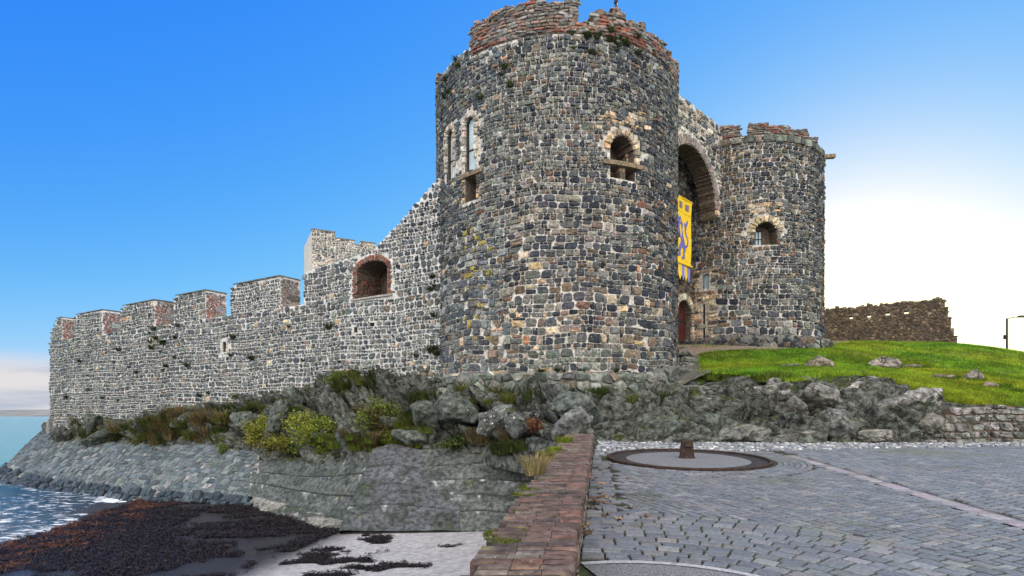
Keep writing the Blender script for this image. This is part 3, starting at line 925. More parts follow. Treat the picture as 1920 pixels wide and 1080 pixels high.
# stepped stone plinth
PL1 = R1 + 0.55
fp = cyl(C1, PL1)
pe = [-1.1 * PL1 + 0.25 * k for k in range(int(2.35 * PL1 / 0.25) + 1)]
a = Acc(); columns(a, pe, [[(-1.8, 1.52 + 0.07 * math.sin(k * 1.7) + (0.35 * sm(2.6, 5.0, pe[k])))] for k in range(len(pe) - 1)], 0.9)
pl = link('plinth', a.mesh('plinth_core', fp), [MAT['mossy_stone'], MAT['mossy_stone']], t1)
for vv in pl.data.attributes['tint'].data: vv.color = (0.2, 0.21, 0.19, 1)
a = Acc()
polys = rubble(pe[0], pe[-1], -1.6, 1.9, lambda s, z: 0.4, rng, gap=0.02, pin=0.5)
face(a, polys, lambda s, z: pick(rng, MOSSY), 0.11, rng, top=lambda s: 1.55 + 0.35 * float(sm(2.6, 5.0, s)), rough=0.2)
link('plinth_facing', a.mesh('plinth_facing', fp), MAT['mossy_stone'], pl)

# ------------------------------------------------------------------ the far round tower
rng = random.Random(12)
C2, R2 = (13.56, 34.4), 4.6
f2 = cyl(C2, R2); H2 = lambda u, v: hit_cyl(u, v, C2, R2)
t2 = empty('round_tower', (C2[0], C2[1], 3), 'smaller far round tower beyond the gate arch, standing above the grass slope', 'castle tower')
BAND2 = 14.75
W2 = opening(H2, 1414.5, 1457, 416, 459, round_=0.55)
W3 = opening(H2, 1317.5, 1329.5, 514, 542, round_=0.02)
SL2 = H2(1321, 570); SL2b = H2(1321, 638)
slot = (SL2[0], 0.05, SL2b[1], SL2[1], 0.01)
ops2 = [W2, W3, slot]
PAR2 = [(1335, 1385, 236), (1385, 1403, 258), (1403, 1440, 231), (1440, 1480, 236), (1480, 1484, 239), (1484, 1498, 243), (1498, 1511, 243), (1511, 1518, 251), (1518, 1531, 258), (1531, 1536, 280), (1536, 1560, 296)]
step2 = 2 * math.pi * R2 / 260
edges = [-math.pi * R2 + step2 * k for k in range(261)]
ivs = []; ptop2 = []
for i in range(260):
    s = (edges[i] + edges[i + 1]) / 2
    iv = [(2.0, BAND2)]
    for c, w, z0, zs, r in ops2:
        t = arch_top(c, w, zs, r, s)
        if t is not None: iv = cut_iv(iv, z0, t)
    ivs.append(iv)
    tz = 15.2 + 0.9 * (int(s * 1.2) % 2)
    if abs(s / R2) < 1.5:
        u, y = u_of(f2, s)
        for a0, b0, v in PAR2:
            if a0 <= u < b0: tz = (780 - v) / FPX * y
    ptop2.append(max(tz, BAND2 + 0.02) + rng.uniform(-0.04, 0.04) * (tz > BAND2 + 0.1))
a = Acc(); columns(a, edges, ivs, 1.0, ring=True)
link('wall', a.mesh('tower_core', f2), [MAT['mortar'], MAT['brown_mortar']], t2)
quoin = [H2(1300, 600)[0], H2(1343, 600)[0]]
zq = H2(1325, 505)[1]
def col2(s, z):
    if quoin[0] < s < quoin[1] + 0.22 * math.sin(z * 5) and 3.6 < z < zq and rng.random() < 0.85: return pick(rng, SAND)
    r = rng.random()
    if r < 0.012: return pick(rng, SAND)
    if abs(s - W2[0]) < 0.8 and W2[3] + 1.0 < z < W2[3] + 1.6 and r < 0.6: return pick(rng, SAND)
    if s < -1.0 and r < 0.4: return pick(rng, BROWN)
    return pick(rng, BASALT if r < 0.75 else GREYBLUE)
rings2 = [arch_poly(W2[0], W2[1] + 0.34, W2[3] - 0.2, W2[3], W2[4] + 0.34), arch_poly(W2[0], W2[1] + 0.1, W2[2] - 0.03, W2[3], W2[4]), arch_poly(W3[0], W3[1] + 0.05, W3[2] - 0.03, W3[3], 0.04), arch_poly(slot[0], 0.07, slot[2], slot[3], 0.02)]
SV2 = 1.9 * R2
a = Acc(); polys = rough_courses(-SV2, SV2, 3.0, BAND2 + 0.3, lambda s, z: 0.22 + 0.14 * float(sm(9, 4, z)), rng, gx=0.012, gz=0.010, rnd=0.36)
face(a, polys, col2, 0.06, rng, cut=0.0, top=lambda s: BAND2, openings=rings2)
link('stone_facing', a.mesh('tower_facing', f2), MAT['tower_stone'], t2)
f2p = cyl(C2, R2 + 0.02)
a = Acc(); columns(a, edges, [[(BAND2 + 0.003, t)] for t in ptop2], 0.5, ring=True)
par2 = link('parapet', a.mesh('parapet_core', f2p), [MAT['brown_mortar'], MAT['brown_mortar']], t2)
a = Acc(); polys = coursed(-SV2, SV2, BAND2 + 0.02, 16.6, lambda r: r.uniform(0.08, 0.14), lambda r: r.uniform(0.2, 0.45), rng, gap=0.01, jit=0.012)
face(a, polys, lambda s, z: pick(rng, PARAPET if rng.random() < 0.7 else REDBRICK), 0.05, rng, top=lambda s: ptop2[int((s + math.pi * R2) / step2) % 260], cut=0.15)
link('parapet_facing', a.mesh('parapet_facing', f2p), MAT['brick'], par2)
a = Acc()      # string course of larger stones under the parapet
for p in coursed(-SV2, SV2, BAND2 - 0.42, BAND2 - 0.01, lambda r: 0.41, lambda r: r.uniform(0.35, 0.7), rng, gap=0.015, jit=0.02): stone(a, p, 0.11, pick(rng, MOSSY), rng)
link('string_course', a.mesh('string_course', f2), MAT['mossy_stone'], t2)
link('light_blocker', disc(C2, R2 - 0.5, 14.5).mesh('tower_light_blocker'), MAT['mortar'], t2)  # same kind of added cap, blocking light from above
c, w, z0, zs, r = W2
a = Acc(); voussoirs(a, c, w, zs, r, 0.36, 11, 0.09, lambda: pick(rng, SAND), rng)
jambs(a, c, w, z0, zs, 0.2, lambda q: q.uniform(0.2, 0.4), 0.07, lambda: pick(rng, SAND + BASALT), rng)
link('window_arch', a.mesh('window_arch', f2), MAT['tower_stone'], t2)
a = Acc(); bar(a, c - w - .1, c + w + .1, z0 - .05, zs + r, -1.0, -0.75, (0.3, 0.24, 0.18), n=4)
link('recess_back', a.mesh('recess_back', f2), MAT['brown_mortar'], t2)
a = Acc(); bar(a, c - w + 0.02, c - w + 0.62, z0 + 0.05, z0 + 0.95, -0.745, -0.70)
pn = link('window_pane', a.mesh('window_pane', f2), MAT['pane'], t2)
a = Acc()
for q in range(4): bar(a, c - w + 0.02 + 0.19 * q, c - w + 0.06 + 0.19 * q, z0 + 0.05, z0 + 0.95, -0.695, -0.66)
for q in range(3): bar(a, c - w + 0.02, c - w + 0.63, z0 + 0.05 + 0.42 * q, z0 + 0.09 + 0.42 * q, -0.69, -0.65)
link('window_frame', a.mesh('window_frame', f2), MAT['black_metal'], pn)
c, w, z0, zs, r = W3
a = Acc(); bar(a, c - w, c + w, z0, zs, -0.2, -0.16); link('slit_pane', a.mesh('slit_pane', f2), MAT['pane'], t2)
a = Acc(); bar(a, c - w - 0.2, c + w + 0.25, z0 - 0.16, z0, -0.2, 0.12, (0.45, 0.42, 0.38)); link('slit_sill', a.mesh('slit_sill', f2), MAT['tower_stone'], t2)
a = Acc(); q = H2(1537, 316)
sp = f2(np.array([1.35 * R2]), np.array([(780 - 316) / FPX * 35.0]), np.array([0.0]))[0]
a.box((sp[0] + 0.35, sp[1] - 0.1, sp[2] - 0.05), (0.95, 0.26, 0.22), (1, 1, 1), rz=-0.1, bev=0.02)
link('water_spout', a.mesh('water_spout'), MAT['timber'], t2)
fq = cyl(C2, R2 + 0.45)
pe = [-1.45 * R2 + 0.3 * k for k in range(int(2.9 * R2 / 0.3) + 1)]
a = Acc(); columns(a, pe, [[(1.5, 4.15 + 0.06 * math.sin(k * 2.3))] for k in range(len(pe) - 1)], 0.9)
pl2 = link('plinth', a.mesh('plinth_core', fq), [MAT['mossy_stone'], MAT['mossy_stone']], t2)
for vv in pl2.data.attributes['tint'].data: vv.color = (0.16, 0.16, 0.15, 1)
a = Acc(); face(a, rubble(pe[0], pe[-1], 2.4, 4.3, lambda s, z: 0.3, rng, gap=0.02), lambda s, z: pick(rng, BASALT + MOSSY), 0.08, rng, top=lambda s: 4.17)
link('plinth_facing', a.mesh('plinth_facing', fq), MAT['mossy_stone'], pl2)

# ------------------------------------------------------------------ gate wall with its great arch, between the towers
rng = random.Random(13)
GA = (6.2, 25.5)
fg, GD, GN = line(GA, (1, 1))
tg = empty('gate_wall', (8.6, 28.5, 3.5), 'stone gate wall with a tall round arch, set between the two round towers', 'gatehouse wall')
gc, gw, gz = 3.95, 2.5, 10.9
ge = edges_of(0, 7.8, 0.12)
giv = []
for i in range(len(ge) - 1):
    s = (ge[i] + ge[i + 1]) / 2
    t = arch_top(gc, gw, gz, gw, s)
    giv.append([((t if t is not None else gz - 0.3), 15.45 + 0.05 * math.sin(i))])
a = Acc(); columns(a, ge, giv, 0.9)
link('wall', a.mesh('gate_core', fg), [MAT['mortar'], MAT['brown_mortar']], tg)
a = Acc(); polys = rough_courses(0, 7.8, 6, 15.6, lambda s, z: 0.26, rng, gx=0.02, gz=0.016, wide=(1.0, 2.2))
face(a, polys, lambda s, z: pick(rng, PALE if rng.random() < 0.55 else GREYBLUE), 0.06, rng, top=lambda s: 15.42, openings=[arch_poly(gc, gw + 0.45, 5, gz, gw + 0.45, n=24)])
link('stone_facing', a.mesh('gate_facing', fg), MAT['tower_stone'], tg)
a = Acc(); voussoirs(a, gc, gw, gz, gw, 0.45, 34, 0.06, lambda: pick(rng, [(2, (0.26, 0.20, 0.18)), (2, (0.2, 0.17, 0.16)), (1, (0.33, 0.28, 0.24))]), rng)
jambs(a, gc, gw, gz - 0.28, gz, 0.35, lambda q: q.uniform(0.25, 0.4), 0.08, lambda: pick(rng, SAND), rng, sides=(1,))
link('arch_stones', a.mesh('arch_stones', fg), MAT['tower_stone'], tg)
# soffit bricks under the arch
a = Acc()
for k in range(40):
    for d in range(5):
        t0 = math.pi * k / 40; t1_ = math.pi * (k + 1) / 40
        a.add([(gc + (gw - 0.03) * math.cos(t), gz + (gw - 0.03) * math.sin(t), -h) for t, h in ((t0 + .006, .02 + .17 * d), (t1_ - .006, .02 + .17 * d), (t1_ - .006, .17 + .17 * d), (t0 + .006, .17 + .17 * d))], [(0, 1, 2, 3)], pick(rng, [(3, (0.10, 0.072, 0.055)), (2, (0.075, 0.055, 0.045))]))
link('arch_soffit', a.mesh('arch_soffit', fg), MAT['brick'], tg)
IA = (6.2, 27.6)
fi, ID, IN = line(IA, (1, 1))
HI = lambda u, v: hit_line(u, v, IA, ID)
dc, dw, dz0, dzs, dr = opening(HI, 1268, 1296.5, 563, 657)
ie = edges_of(0, 7.6, 0.1)
iiv = []
for i in range(len(ie) - 1):
    s = (ie[i] + ie[i + 1]) / 2; iv = [(1.5, 15.3)]
    t = arch_top(dc, dw, dzs, dr, s)
    if t is not None: iv = cut_iv(iv, dz0, t)
    iiv.append(iv)
a = Acc(); columns(a, ie, iiv, 0.8)
iw = link('inner_wall', a.mesh('inner_core', fi), [MAT['brown_mortar'], MAT['brown_mortar']], tg)
a = Acc(); polys = rubble(0, 7.6, 3, 15, lambda s, z: 0.27, rng, gap=0.02)
face(a, polys, lambda s, z: pick(rng, BASALT + BROWN), 0.06, rng, openings=[arch_poly(dc, dw + 0.38, dz0 - 1, dzs, dr + 0.38)])
link('inner_facing', a.mesh('inner_facing', fi), MAT['tower_stone'], iw)
a = Acc(); voussoirs(a, dc, dw, dzs, dr, 0.38, 13, 0.09, lambda: pick(rng, SAND + PALE), rng)
jambs(a, dc, dw, dz0, dzs, 0.36, lambda q: q.uniform(0.25, 0.45), 0.09, lambda: pick(rng, SAND + PALE), rng)
link('door_surround', a.mesh('door_surround', fi), MAT['tower_stone'], tg)
a = Acc()
n = 8
for k in range(n):
    s0, s1 = dc - dw + 2 * dw * k / n, dc - dw + 2 * dw * (k + 1) / n
    zt = arch_top(dc, dw, dzs, dr, (s0 + s1) / 2)
    bar(a, s0 + 0.006, s1 - 0.006, dz0 + 0.02, zt, -0.4, -0.34 + 0.006 * (k % 2))
dr_ = link('door', a.mesh('door', fi), MAT['red_door'], tg)
a = Acc()
for z in (dz0 + 0.5, dz0 + 1.6): bar(a, dc - dw + 0.05, dc + dw - 0.05, z, z + 0.09, -0.33, -0.31)
link('hinge', a.mesh('hinge', fi), MAT['black_metal'], dr_)
a = Acc(); bar(a, dc - dw - 0.9, dc + dw + 1.0, dz0 - 0.55, dz0 - 0.02, -0.2, 0.9, (0.12, 0.115, 0.11)); bar(a, dc - dw - 0.9, dc + dw + 1.0, dz0 - 1.1, dz0 - 0.3, 0.85, 1.5, (0.12, 0.115, 0.11))
link('door_step', a.mesh('door_step', fi), MAT['mossy_stone'], tg)

# ------------------------------------------------------------------ banner in the arch
BA = (7.0, 27.6)
fb, BD, BN = line(BA, (1, 1))
HB = lambda u, v: hit_line(u, v, BA, BD)
s1b, zt = HB(1296.5, 381); _, zb = HB(1296.5, 500); _, zd = HB(1296.5, 531)
s0b = s1b - 2.35
bp = empty('banner', tuple(fb(np.array([(s0b + s1b) / 2]), np.array([zd]), np.array([0.0]))[0]), 'long yellow banner with a blue lion, hung in the gate arch above the red door', 'banner')
YEL, BLU, PUR = (0.74, 0.50, 0.02), (0.20, 0.20, 0.50), (0.20, 0.14, 0.17)
def wav(s, z, h): return fb(s, z, h + 0.035 * np.sin((s - s0b) * 3.1 + z * 0.5) + 0.02 * np.sin(z * 2.3))
def sheet(a, s0, s1, z0, z1, h0, h1, col, ns=8, nz=12):
    for i in range(ns):
        for j in range(nz):
            x0, x1 = s0 + (s1 - s0) * i / ns, s0 + (s1 - s0) * (i + 1) / ns
            y0, y1 = z0 + (z1 - z0) * j / nz, z0 + (z1 - z0) * (j + 1) / nz
            a.add([(x0, y0, h1), (x1, y0, h1), (x1, y1, h1), (x0, y1, h1)], [(0, 1, 2, 3)], col)
            a.add([(x0, y0, h0), (x1, y0, h0), (x1, y1, h0), (x0, y1, h0)], [(3, 2, 1, 0)], col)
a = Acc(); sheet(a, s0b, s1b, zb, zt, -0.012, 0.0, YEL)
link('cloth', a.mesh('banner_cloth', wav, smooth=True), MAT['cloth'], bp)
L = s1b - s0b
for k in range(3):
    q = s0b + L * (0.14 + 0.30 * k)
    a = Acc(); sheet(a, q, q + L * 0.155, zt - 0.55, zt - 0.2, 0.002, 0.006, PUR, 2, 2)
    link('heading_square', a.mesh('heading_square', wav), MAT['cloth'], bp)
a = Acc(); bar(a, s0b, s1b, zt - 0.74, zt - 0.71, 0.002, 0.006, (0.5, 0.33, 0.02), n=6)
link('heading_line', a.mesh('heading_line', wav), MAT['cloth'], bp)
# lion rampant drawn as brush strokes of cloth
LS = [  # points (x, y, width)
    [(.44, .74, .20), (.47, .62, .22), (.53, .48, .17), (.58, .36, .20), (.57, .29, .16)],
    [(.45, .76, .17), (.44, .85, .19), (.40, .91, .13)], [(.42, .88, .11), (.33, .86, .09), (.27, .85, .05)], [(.30, .82, .05), (.36, .84, .07)],
    [(.50, .84, .10), (.58, .78, .09), (.56, .70, .06)], [(.46, .93, .06), (.50, .965, .02)],
    [(.42, .74, .11), (.28, .74, .08), (.17, .80, .07), (.10, .86, .09), (.04, .88, .02)], [(.43, .64, .11), (.29, .60, .08), (.20, .53, .07), (.10, .55, .08), (.05, .58, .02)],
    [(.56, .33, .17), (.44, .24, .11), (.40, .14, .07), (.42, .05, .07), (.31, .03, .07), (.27, .04, .02)], [(.60, .32, .16), (.69, .21, .11), (.63, .12, .07), (.66, .02, .07), (.56, -.01, .06), (.52, .0, .02)],
    [(.63, .33, .05), (.74, .27, .05), (.86, .33, .05), (.90, .45, .05), (.82, .56, .05), (.76, .66, .06), (.80, .78, .08), (.88, .88, .07), (.92, .95, .02)], [(.80, .74, .05), (.72, .82, .04), (.70, .87, .01)]]
a = Acc()
LS = [[(x, y, w * 1.18) for x, y, w in st] for st in LS]
lx0, lz0, lw, lh = s0b + L * 0.09, zb + 0.28, L * 0.84, (zt - 0.78) - (zb + 0.28) - 0.1
for k, st in enumerate(LS):
    pts = []
    for i in range(len(st) - 1):
        for q in range(5):
            t = q / 5.0; pts.append(tuple(st[i][m] * (1 - t) + st[i + 1][m] * t for m in range(3)))
    pts.append(st[-1])
    V = []; F = []
    for i, (x, y, w) in enumerate(pts):
        x0, y0, _ = pts[max(0, i - 1)]; x1, y1, _ = pts[min(len(pts) - 1, i + 1)]
        dx, dy = (x1 - x0) * lw, (y1 - y0) * lh; d = math.hypot(dx, dy) or 1
        for sg in (-1, 1): V.append((lx0 + x * lw - dy / d * sg * w * lw * 0.5, lz0 + y * lh + dx / d * sg * w * lw * 0.5, 0.004 + 0.0012 * k))
        if i: F.append((2 * i - 2, 2 * i, 2 * i + 1, 2 * i - 1))
    a.add(V, F, (0.13, 0.12, 0.36))
link('lion_emblem', a.mesh('lion_emblem', wav), MAT['cloth'], bp)
a = Acc()
for k in range(7):
    q0, q1 = s0b + L * k / 7, s0b + L * (k + 1) / 7
    m = (q0 + q1) / 2; col = BLU if k % 2 == 0 else YEL
    for h, o in ((-0.03, 0), (-0.045, 1)):
        V = [(q0, zb - 0.06, h), (q1, zb - 0.06, h), (q1, zd + 0.3, h), (m, zd, h), (q0, zd + 0.3, h)]
        a.add(V, [(0, 4, 3, 2, 1) if o == 0 else (0, 1, 2, 3, 4)], col)
link('striped_fringe', a.mesh('striped_fringe', wav), MAT['cloth'], bp)
a = Acc(); e = [tuple(fb(np.array([q]), np.array([zb - 0.02]), np.array([0.0]))[0]) for q in (s0b - 0.05, s1b + 0.05)]
a.tube(e, 0.05, 10, YEL); link('pole', a.mesh('banner_pole'), MAT['cloth'], bp); a = Acc()
e2 = [tuple(fb(np.array([q]), np.array([zt + 0.02]), np.array([0.0]))[0]) for q in (s0b - 0.05, s1b + 0.05)]
a.tube(e2, 0.04, 10, YEL)
link('pole', a.mesh('banner_pole'), MAT['cloth'], bp)
for q in (e2[0], e2[1]):
    a = Acc(); a.tube([q, (q[0] - 0.5, q[1] + 0.5, q[2] + 0.05)], 0.02, 6)
    link('bracket', a.mesh('banner_bracket'), MAT['black_metal'], bp)

# ------------------------------------------------------------------ long curtain wall on the left
rng = random.Random(14)
WA0 = (-1.5, 22.21 + 0.588 * 1.5)
fw, WDv, WNv = line(WA0, (-1, 0.588))
HW = lambda u, v: hit_line(u, v, WA0, WDv)
Sx = lambda u: HW(u, 600)[0]
tw = empty('curtain_wall', tuple(fw(np.array([18.0]), np.array([0.0]), np.array([-0.6]))[0]), 'long battlemented curtain wall of whitish rubble running left from the near round tower', 'castle wall')
SEND = Sx(95)
SILL = 5.55
TOPS = [(Sx(700), 7.56), (Sx(755), 8.65), (Sx(815), 9.9)]
def wtop(s):
    if s > Sx(570) + 0.0: return SILL
    if s > Sx(700): return 7.15 + (7.56 - 7.15) * (Sx(570) - s) / (Sx(570) - Sx(700))
    (a0, z0), (a1, z1), (a2, z2) = TOPS
    if s > a1: return z0 + (z1 - z0) * (a0 - s) / (a0 - a1)
    return z1 + (z2 - z1) * (a1 - s) / (a1 - a2)
EMB = opening(HW, 668.5, 726.5, 489, 556, round_=0.42)
SLT = opening(HW, 418.5, 424.5, 641, 660, round_=0.01)
hol = [opening(HW, x0, x1, y0, y1, round_=0.01) for x0, x1, y0, y1 in ((664, 670, 613, 624), (693, 702, 605, 612))]
opsw = [EMB, SLT] + hol
we = edges_of(0, SEND, 0.22, [Sx(570), Sx(700), Sx(755)] + [o[0] + k for o in opsw for k in (-o[1], o[1])] + [EMB[0] - EMB[1] + EMB[1] * k / 8 for k in range(17)])
wiv = []
for i in range(len(we) - 1):
    s = (we[i] + we[i + 1]) / 2
    iv = [(-3.5, wtop(s) + (rng.uniform(-0.03, 0.03) if s < Sx(570) else 0))]
    for c, w, z0, zs, r in opsw:
        t = arch_top(c, w, zs, r, s)
        if t is not None: iv = cut_iv(iv, z0, t)
    wiv.append(iv)
a = Acc(); columns(a, we, wiv, 1.6)
link('wall', a.mesh('curtain_core', fw), [MAT['white_mortar'], MAT['brown_mortar']], tw)
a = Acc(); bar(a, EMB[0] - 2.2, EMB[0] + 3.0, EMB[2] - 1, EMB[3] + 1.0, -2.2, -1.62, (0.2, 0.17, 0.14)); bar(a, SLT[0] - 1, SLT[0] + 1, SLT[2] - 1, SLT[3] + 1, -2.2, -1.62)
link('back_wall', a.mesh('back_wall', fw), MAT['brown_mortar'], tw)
def sizew(s, z): return 0.235 + 0.17 * float(sm(Sx(520), Sx(640), s)) * float(sm(6.5, 4.5, z)) - 0.03 * float(sm(18, 30, s))
def colw(s, z):
    r = rng.random()
    if r < 0.02: return pick(rng, SAND)
    if s < 4 and z > 6: return pick(rng, BASALT if r < 0.4 else GREYBLUE)
    return pick(rng, GREYBLUE if r < 0.8 else MOSSY)
ringw = [arch_poly(EMB[0], EMB[1] + 0.27, EMB[2] - 0.02, EMB[3], EMB[4] + 0.27), arch_poly(SLT[0], SLT[1] + 0.16, SLT[2] - 0.15, SLT[3] + 0.1, 0.02)] + [arch_poly(o[0], o[1] + 0.02, o[2], o[3], o[4]) for o in hol]
a = Acc()
polys = rough_courses(0, SEND, -2.2, 10, sizew, rng, gx=0.022, gz=0.014, wide=(0.75, 1.6), amp=0.07, rnd=0.48, inside=lambda s, z: z < wtop(s) + 0.3)
face(a, polys, colw, 0.05, rng, top=wtop, openings=ringw, cut=0.0)
link('stone_facing', a.mesh('curtain_facing', fw), MAT['wall_stone'], tw)
# brick embrasure
c, w, z0, zs, r = EMB
a = Acc(); voussoirs(a, c, w, zs, r, 0.26, 22, 0.05, lambda: pick(rng, REDBRICK), rng)
jambs(a, c, w, z0, zs, 0.24, lambda q: 0.085, 0.05, lambda: pick(rng, REDBRICK), rng)
sl0 = (c - w - 0.3, c + w + 0.3)
bar(a, sl0[0], sl0[1], z0 - 0.09, z0 - 0.005, -0.5, 0.09, (0.32, 0.3, 0.28), n=3)
link('embrasure_surround', a.mesh('embrasure_surround', fw), MAT['brick'], tw)["label"] = 'red brick surround of the arched gun opening'
e0 = fw(np.array([c + w]), np.array([0.0]), np.array([0.0]))[0]
fe, _, _ = line((e0[0], e0[1]), -WNv)
a = Acc(); face(a, coursed(0.05, 1.55, z0 + 0.02, zs + 0.1, lambda q: 0.09, lambda q: q.uniform(0.2, 0.3), rng), lambda s, z: pick(rng, REDBRICK + BROWN), 0.03, rng, top=lambda s: zs + 0.02, cut=0.1)
link('embrasure_lining', a.mesh('embrasure_lining', fe), MAT['brick'], tw)
c, w, z0, zs, r = SLT
a = Acc(); jambs(a, c, w, z0, zs, 0.14, lambda q: 0.2, 0.04, lambda: (0.5, 0.48, 0.44), rng); bar(a, c - w - .18, c + w + .18, zs + .01, zs + .14, -.2, .05, (0.5, 0.48, 0.44)); bar(a, c - w - .16, c + w + .16, z0 - .1, z0 - .01, -.2, .06, (0.5, 0.48, 0.44))
link('slit_frame', a.mesh('slit_frame', fw), MAT['wall_stone'], tw)
# merlons with brick flanks
TM = 1.25
for ul, ur in ((433, 525), (326, 386), (227, 290), (139.5, 192), (95, 116)):
    sl, sr = Sx(ul), Sx(ur)          # sr < sl
    ztop = 7.15
    me_ = edges_of(sr, sl, 0.25)
    top = lambda s, sl=sl, ul=ul: ztop - (1.15 * max(0, (s - (sl - 1.1)) / 1.1) if ul < 100 else max(0, (s - (sl - 0.3)) * 1.2))
    a = Acc(); columns(a, me_, [[(SILL + 0.002, top((me_[i] + me_[i + 1]) / 2) + rng.uniform(-.03, .03))] for i in range(len(me_) - 1)], TM)
    mo = link('merlon', a.mesh('merlon_core', fw), [MAT['white_mortar'], MAT['white_mortar']], tw)
    a = Acc(); polys = rough_courses(sr, sl, SILL, ztop + 0.1, lambda s, z: 0.22, rng, gx=0.025, gz=0.015, wide=(0.75, 1.6), rnd=0.48)
    face(a, [[(min(max(q[0], sr), sl), q[1]) for q in p] for p in polys if sr < sum(q[0] for q in p) / len(p) < sl], colw, 0.05, rng, top=top, cut=0.0)
    link('stone_facing', a.mesh('merlon_facing', fw), MAT['wall_stone'], mo)
    e0 = fw(np.array([sr]), np.array([0.0]), np.array([0.0]))[0]
    fe, _, _ = line((e0[0], e0[1]), -WNv)
    a = Acc()
    for p in coursed(0, TM, SILL + 0.02, ztop, lambda q: q.uniform(0.075, 0.1), lambda q: q.uniform(0.2, 0.3), rng):
        cs = sum(q[0] for q in p) / 4; cz = sum(q[1] for q in p) / 4
        if not (0.03 < cs < TM - 0.05) or cz > ztop - 0.05: continue
        p = [(min(max(q[0], 0.01), TM - 0.01), q[1]) for q in p]
        stone(a, p, 0.03, pick(rng, REDBRICK if (cz < ztop - 0.25 and (cs < 0.8 or rng.random() < 0.4) and ul < 430) else PARAPET), rng, cut=0.1)
    for z in (SILL + 0.12, SILL + 0.5):
        bar(a, 0.55, TM - 0.02, z, z + 0.3, -0.02, 0.045, pick(rng, PARAPET))
    link('brick_flank', a.mesh('brick_flank', fe), MAT['brick'], mo)
    a = Acc()
    for i in range(len(me_) - 1):
        m = (me_[i] + me_[i + 1]) / 2; zt_ = top(m)
        a.add([(me_[i], zt_ + 0.02, 0.06), (me_[i + 1], zt_ + 0.02, 0.06), (me_[i + 1], zt_ + 0.09, 0.05), (me_[i], zt_ + 0.09, 0.05), (me_[i], zt_ + 0.12, -TM - 0.03), (me_[i + 1], zt_ + 0.12, -TM - 0.03), (me_[i + 1], zt_ + 0.02, -TM - 0.03), (me_[i], zt_ + 0.02, -TM - 0.03)],
              [(0, 1, 2, 3), (3, 2, 5, 4), (4, 5, 6, 7)] + ([(0, 3, 4, 7)] if i == 0 else []) + ([(1, 6, 5, 2)] if i == len(me_) - 2 else []), pick(rng, [(1, (0.1, 0.105, 0.095))]))
    link('coping', a.mesh('merlon_coping', fw), MAT['mossy_stone'], mo)
# end wall going back from the far left corner
e0 = fw(np.array([SEND]), np.array([0.0]), np.array([-1.6]))[0]
fe, _, _ = line((e0[0], e0[1]), -WNv)
a = Acc(); columns(a, edges_of(0, 14, 1.0), [[(-3.5, SILL)]] * 14, 1.6)
link('end_wall', a.mesh('end_wall', fe), [MAT['white_mortar'], MAT['white_mortar']], tw)
a = Acc(); bar(a, SEND - 0.2, SEND + 0.25, -3, -0.35, -1.6, 0.18, (0.2, 0.21, 0.2)); face(a, coursed(SEND - 0.2, SEND + 0.25, -1.6, -0.35, lambda q: 0.2, lambda q: 0.22, rng), lambda s, z: pick(rng, GREYBLUE), 0.04, rng)
link('corner_buttress', a.mesh('corner_buttress', lambda s, z, h: fw(s, z, h + 0.0)), MAT['wall_stone'], tw)

# ------------------------------------------------------------------ square turret rising behind the curtain wall
KA = tuple(P(585, 430, 48)[:2]); KB = tuple(P(704, 447, 50.4)[:2])
fk, KD, KN = line(KA, (KB[0] - KA[0], KB[1] - KA[1]))
LK = math.hypot(KB[0] - KA[0], KB[1] - KA[1])
tk = empty('square_turret', (KA[0], KA[1], 4), 'small square stone turret with stepped battlements, peeping over the curtain wall', 'castle turret')
HK = lambda u: hit_line(u, 440, KA, KD)[0]
def ktop(s):
    if s < HK(628): return 15.75
    if HK(665) < s < HK(676): return 14.9
    return 15.25
ke = edges_of(0, LK + 2.5, 0.3, [HK(628), HK(665), HK(676), HK(704)])
a = Acc(); columns(a, ke, [[(2, ktop((ke[i] + ke[i + 1]) / 2) if ke[i] < LK - .01 else 14.9)] for i in range(len(ke) - 1)], 0.6)
link('wall', a.mesh('turret_core', fk), [MAT['mortar'], MAT['mortar']], tk)
a = Acc(); face(a, [[(min(max(q[0], 0.0), LK), q[1]) for q in p] for p in rough_courses(0, LK, 8, 16, lambda s, z: 0.24, rng, gx=0.02, gz=0.016)], lambda s, z: pick(rng, PALE if (rng.random() < 0.2 or (s < 0.25 and z < 14) or (z < 13.2 and rng.random() < 0.5)) else GREYBLUE), 0.04, rng, cut=0.0, top=ktop)
for q0, q1, zt_ in ((0, HK(628), 15.75), (HK(628), HK(665), 15.25), (HK(665), HK(676), 14.9), (HK(676), LK, 15.25)): bar(a, q0 + (0.004 if q0 else -.04), q1 + .03, zt_ + 0.004, zt_ + 0.09, -0.64, 0.06, (0.16, 0.16, 0.155))
link('stone_facing', a.mesh('turret_facing', fk), MAT['tower_stone'], tk)
a = Acc(); bar(a, 0, LK + 2.5, 2, 14.5, -5.5, -0.62)
for s0_, s1_ in ((0.0, 0.6),): bar(a, s0_, s1_, 14.5, 15.7, -5.5, -0.62)
link('rear_block', a.mesh('turret_rear', fk), MAT['mortar'], tk)

